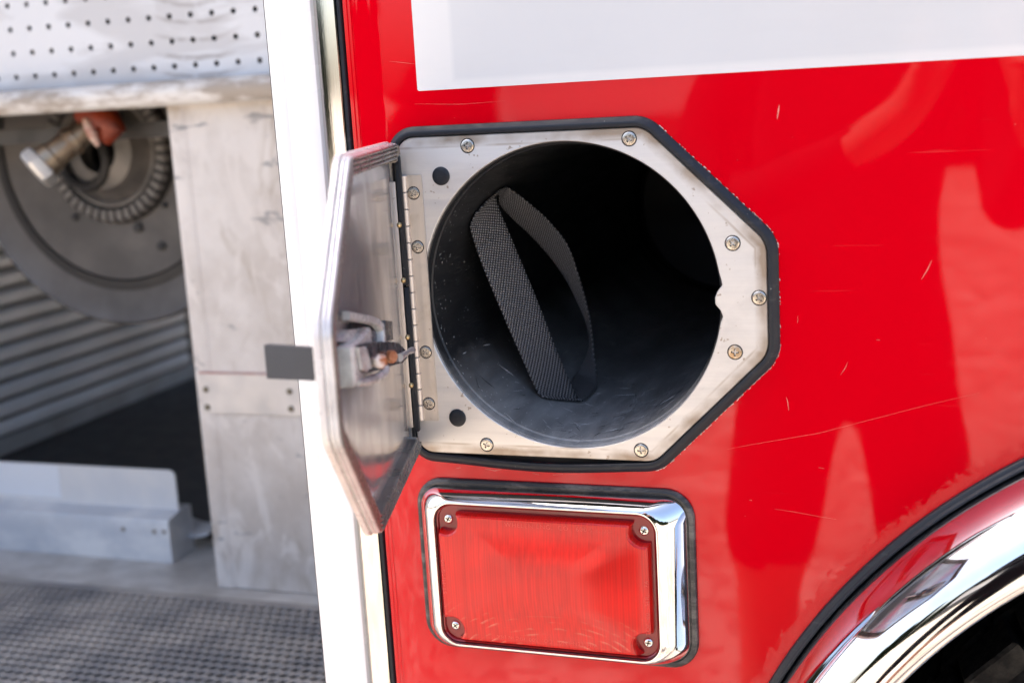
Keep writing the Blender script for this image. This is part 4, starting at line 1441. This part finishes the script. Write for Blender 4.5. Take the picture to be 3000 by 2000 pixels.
# ================================================================== loose things
# rubber mat on the compartment floor: a lattice of crossed strands over a thin base
b = B()
mx0, mx1, my0, my1 = -1.10, -0.2235, 0.05, 0.4440
zt = ZF + 0.0012
b.box((mx0, my0, ZF + 0.0006), (mx1, my1, zt), 1)
px_, py_ = 0.0124, 0.0146
ztop = ZF + 0.0050
mr = random.Random(5)
j = 0
y = my0
while y + py_ < my1 - 0.004:
    x = max(mx0, -1.06) + (px_ / 2 if j % 2 else 0)
    while x + px_ < mx1 - 0.001:
        cx, cy = x + px_ / 2, y + py_ / 2
        hw, hd = 0.0047 * mr.uniform(0.92, 1.06), 0.0055 * mr.uniform(0.94, 1.06)
        sk2 = 0.0008
        o_ = [(px_ / 2, -py_ / 2), (px_ / 2, 0), (px_ / 2, py_ / 2), (-px_ / 2, py_ / 2), (-px_ / 2, 0), (-px_ / 2, -py_ / 2)]
        h_ = [(hw * 0.7 - sk2, -hd), (hw, 0), (hw * 0.7 + sk2, hd), (-hw * 0.7 + sk2, hd), (-hw, 0), (-hw * 0.7 - sk2, -hd)]
        b.loft([[(cx + u, cy + v, ztop) for u, v in o_], [(cx + u * 1.12, cy + v * 1.12, ztop + 0.0007) for u, v in h_], [(cx + u, cy + v, ztop) for u, v in h_], [(cx + u, cy + v, zt) for u, v in h_]])
        x += px_
    y += py_
    j += 1
b.fill([[(mx0, y, ztop), (mx1, y, ztop), (mx1, my1, ztop - 0.001), (mx0, my1, ztop - 0.001)]])
b.fill([[(mx0, my1, ztop - 0.001), (mx1, my1, ztop - 0.001), (mx1, my1, zt), (mx0, my1, zt)]])
matob = obj('rubber_mat', b.mesh('rubber_mat', [M_MAT, M_WELL], 0, merge=1e-7))
tag(matob, 'dark grey slotted rubber mat lying on the compartment floor', 'rubber mat')

# webbing strap looped inside the bottle tube
EA = [(1440, 552, .092), (1412, 568, .076), (1380, 595, .066), (1369, 628, .061), (1400, 740, .062), (1460, 890, .066), (1530, 1050, .072), (1572, 1142, .077), (1600, 1181, .0815),
      (1645, 1184, .118), (1664, 1140, .150), (1700, 1078, .166), (1726, 1018, .166), (1719, 950, .160), (1690, 880, .155), (1658, 818, .150), (1612, 753, .143), (1555, 690, .134), (1500, 638, .121), (1462, 598, .110), (1446, 570, .101), (1440, 552, .094)]
EB = [(1460, 538, .094), (1452, 543, .089), (1449, 558, .087), (1450, 580, .086), (1500, 705, .088), (1565, 860, .092), (1640, 1050, .098), (1688, 1158, .1025), (1706, 1191, .1045),
      (1724, 1182, .125), (1747, 1140, .148), (1748, 1095, .160), (1738, 1022, .162), (1730, 948, .156), (1713, 870, .150), (1692, 798, .143), (1662, 716, .135), (1610, 650, .125), (1556, 600, .115), (1500, 557, .105), (1472, 540, .099), (1462, 537, .096)]


def cr(pts, n):
    out = []
    m_ = len(pts)
    for i in range(m_ - 1):
        p0, p1, p2, p3 = pts[max(i - 1, 0)], pts[i], pts[i + 1], pts[min(i + 2, m_ - 1)]
        for k in range(n):
            t = k / n
            out.append(0.5 * ((2 * p1) + (p2 - p0) * t + (2 * p0 - 5 * p1 + 4 * p2 - p3) * t * t + (3 * p1 - p0 - 3 * p2 + p3) * t ** 3))
    out.append(pts[-1])
    return out


PA = cr([at(*p) for p in EA], 8)
PB = cr([at(*p) for p in EB], 8)
# keep the webbing inside the tube wall
for P_ in (PA, PB):
    for p in P_:
        dx, dz = p.x - PC[0], p.z - PC[1]
        r_ = sqrt(dx * dx + dz * dz)
        if r_ > 0.1040:
            p.x = PC[0] + dx * 0.1040 / r_
            p.z = PC[1] + dz * 0.1040 / r_
me = bpy.data.meshes.new('webbing_strap')
NWD = 8
vv, ff, uvs = [], [], []
run = [0.0]
for i in range(1, len(PA)):
    run.append(run[-1] + ((PA[i] + PB[i]) / 2 - (PA[i - 1] + PB[i - 1]) / 2).length)
for i in range(len(PA)):
    for k in range(NWD + 1):
        vv.append(PA[i].lerp(PB[i], k / NWD))
for i in range(len(PA) - 1):
    for k in range(NWD):
        a = i * (NWD + 1) + k
        ff.append((a, a + 1, a + NWD + 2, a + NWD + 1))
me.from_pydata([tuple(v) for v in vv], [], ff)
ul = me.uv_layers.new(name='UVMap')
for poly in me.polygons:
    for li in poly.loop_indices:
        vi = me.loops[li].vertex_index
        ul.data[li].uv = ((vi % (NWD + 1)) / NWD * 13, run[vi // (NWD + 1)] / 0.0021)
me.polygons.foreach_set('use_smooth', [True] * len(me.polygons))
me.materials.append(M_STRAP)
strap = obj('webbing_strap', me)
sm = strap.modifiers.new('thickness', 'SOLIDIFY')
sm.thickness = 0.0015
sm.offset = 0
tag(strap, 'black woven webbing strap looped inside the open round tube', 'strap')

# ================================================================== surroundings mirrored in the paint and chrome
GZ = -1.22
b = B()
q = b.verts([(-3000, -3000, GZ), (3000, -3000, GZ), (3000, 3000, GZ), (-3000, 3000, GZ)])
b.face(q)
g = obj('ground', b.mesh('ground', M_GROUND, 0))
g['kind'] = 'structure'
g['label'] = 'sunlit tan gravel yard'

# dark wood across the yard
vv, ff = [], []
rnd = random.Random(3)
for k in range(36000):
    x = rnd.uniform(-9.0, 28)
    top = 1.5 + 1.2 * min(1, max(0, (x + 8.5) / 6.0)) + 0.5 * sin(x * 0.9) + 0.3 * sin(x * 2.3)
    z = GZ + rnd.uniform(0, 1) ** 1.15 * max(0.25, min(top - GZ, (x + 9.0) * 1.5))
    y = -17.5 - rnd.random() * 3.5
    if k >= 30000:                     # a second clump further along, past a gap
        x = rnd.uniform(-17, -10.5)
        z = GZ + rnd.random() * (3.2 + 0.6 * sin(x * 1.7)) * min(1.0, (-10.2 - x) * 3)
        y = -19.5 - rnd.random() * 2
    c = Vector((x, y, z))
    s = rnd.uniform(0.14, 0.46)
    u = Vector((rnd.uniform(-1, 1), rnd.uniform(-1, 1), rnd.uniform(-1, 1))).normalized()
    v = u.orthogonal().normalized()
    i = len(vv)
    vv += [tuple(c - u * s), tuple(c + v * s * 0.5), tuple(c + u * s), tuple(c - v * s * 0.5)]
    ff.append((i, i + 1, i + 2, i + 3))
me = bpy.data.meshes.new('treeline')
me.from_pydata(vv, [], ff)
me.materials.append(M_LEAF)
o = obj('treeline', me)
tag(o, 'dark wood beyond the gravel yard', 'trees', kind='stuff')

# pale block added, unseen, to put a light patch into the paint's reflections
b = B()
b.box((-5.6, -17.2, -0.30), (-3.0, -15.4, 0.55))
b.box((-5.7, -17.25, GZ), (-2.9, -15.35, -0.301), 1)
b.loft([[(-5.75, -17.3, 0.55), (-5.75, -15.2, 0.55), (-5.75, -16.3, 0.95)], [(-2.85, -17.3, 0.55), (-2.85, -15.2, 0.55), (-2.85, -16.3, 0.95)]], 1, True, True)
reflected_block = obj('reflected_block', b.mesh('reflected_block', [M_BLOCK, M_REELD], 0))
tag(reflected_block, 'added pale block with a dark top and base, seen only in reflections', 'reflected_block')

# person in a dark T-shirt and shorts, standing by the truck a step behind and left of the camera
PX, PY = 0.075, -1.33


def person():
    sk_, ed, rad = [], [], []

    def v(p, r, parent=None):
        sk_.append((PX + p[0], PY + p[1], GZ + p[2]))
        rad.append(r if isinstance(r, tuple) else (r, r))
        if parent is not None:
            ed.append((parent, len(sk_) - 1))
        return len(sk_) - 1
    pel = v((0, 0, 0.93), (0.165, 0.115))
    wa = v((0, 0.01, 1.08), (0.150, 0.105), pel)
    chs = v((0, 0.01, 1.28), (0.175, 0.115), wa)
    sh_ = v((0, 0.0, 1.40), (0.13, 0.085), chs)
    nk = v((0, 0.01, 1.49), 0.055, sh_)
    hd = v((0, 0.035, 1.56), (0.070, 0.080), nk)
    hd2 = v((0, 0.04, 1.65), (0.076, 0.095), hd)
    v((0, 0.03, 1.73), (0.05, 0.06), hd2)
    for s in (-1, 1):
        hp = v((s * 0.095, 0, 0.86), (0.092, 0.098), pel)
        th = v((s * 0.118, 0.01, 0.68), (0.090, 0.092), hp)
        hem = v((s * 0.135, 0.01, 0.545), (0.088, 0.090), th)
        kne = v((s * 0.138, 0.012, 0.50), (0.056, 0.060), hem)
        cf = v((s * 0.145, -0.02, 0.34), (0.052, 0.058), kne)
        an = v((s * 0.15, -0.015, 0.10), (0.036, 0.040), cf)
        he = v((s * 0.15, -0.01, 0.05), (0.042, 0.048), an)
        v((s * 0.165, 0.16, 0.035), (0.042, 0.03), he)
        so_ = v((s * 0.195, 0.0, 1.385), 0.060, sh_)
        slv = v((s * 0.235, 0.02, 1.24), 0.055, so_)
        el = v((s * 0.235 + 0.02, 0.10, 1.13), 0.046, slv)
        HXo = 0.182
        fa = v((HXo * 0.8 + s * 0.13, 0.24, 1.24), 0.040, el)
        wr = v((HXo + s * 0.085, 0.315, 1.295), (0.029, 0.031), fa)
        pm = v((HXo + s * 0.065, 0.345, 1.345), (0.026, 0.026), wr)
        for j, (dz, ln) in enumerate(((0.033, 0.066), (0.011, 0.076), (-0.011, 0.070), (-0.032, 0.054))):
            k1 = v((HXo + s * (0.058 + dz * 0.4), 0.358 + dz * 0.3, 1.380), 0.009, pm)
            k2 = v((HXo + s * (0.050 + dz * 0.4), 0.362 + dz * 0.3, 1.380 + ln * 0.45), 0.008, k1)
            v((HXo + s * (0.036 + dz * 0.4), 0.352 + dz * 0.3, 1.380 + ln * 0.75), 0.007, k2)
        t1 = v((HXo + s * 0.045, 0.325, 1.345), 0.0105, wr)
        v((HXo + s * 0.030, 0.325, 1.375), 0.008, t1)
    me = bpy.data.meshes.new('person')
    me.from_pydata(sk_, ed, [])
    o = bpy.data.objects.new('person', me)
    COL.objects.link(o)
    md = o.modifiers.new('skin', 'SKIN')
    md.use_smooth_shade = True
    for i, r in enumerate(rad):
        me.skin_vertices[0].data[i].radius = r
    me.skin_vertices[0].data[0].use_root = True
    o.modifiers.new('sub', 'SUBSURF').render_levels = 2
    o.modifiers['sub'].levels = 2
    dg = bpy.context.evaluated_depsgraph_get()
    m2 = bpy.data.meshes.new_from_object(o.evaluated_get(dg))
    bpy.data.objects.remove(o)
    m2.materials.clear()
    for mt in (M_CLOTH, M_SKIN, M_REELD):
        m2.materials.append(mt)
    for p in m2.polygons:
        z = p.center.z - GZ
        ax_ = abs(p.center.x - PX)
        fy = p.center.y - PY
        arm = fy > 0.285
        p.material_index = 2 if z < 0.075 else 1 if ((z > 1.475 and fy < 0.2) or z < 0.53 or arm) else 0
    m2.polygons.foreach_set('use_smooth', [True] * len(m2.polygons))
    o = obj('person', m2)
    tag(o, 'person in dark top and shorts standing on the gravel facing the truck', 'person')
    b = B()
    b.lathe([(0.001, 0.113), (0.04, 0.108), (0.075, 0.082), (0.092, 0.04), (0.094, 0.0), (0.086, -0.03)], (PX, PY + 0.012, GZ + 1.645), (0, -0.3, 1), 24, 0, True, False)
    obj('hair', b.mesh('hair', M_HAIR, 60), o)
    b = B()
    b.lathe([(0.003, 0.022), (0.010, 0.010), (0.012, 0)], (PX, PY + 0.125, GZ + 1.60), (0, 0.9, -0.2), 10, 0, True, True)
    for s in (-1, 1):
        b.lathe([(0.002, 0.006), (0.014, 0.003), (0.018, -0.01)], (PX + s * 0.080, PY + 0.03, GZ + 1.61), (s, 0.1, 0), 12, 0, True, True)
    obj('face_features', b.mesh('face_features', M_SKIN, 60), o)


person()
if '_root' in truck:
    del truck['_root']
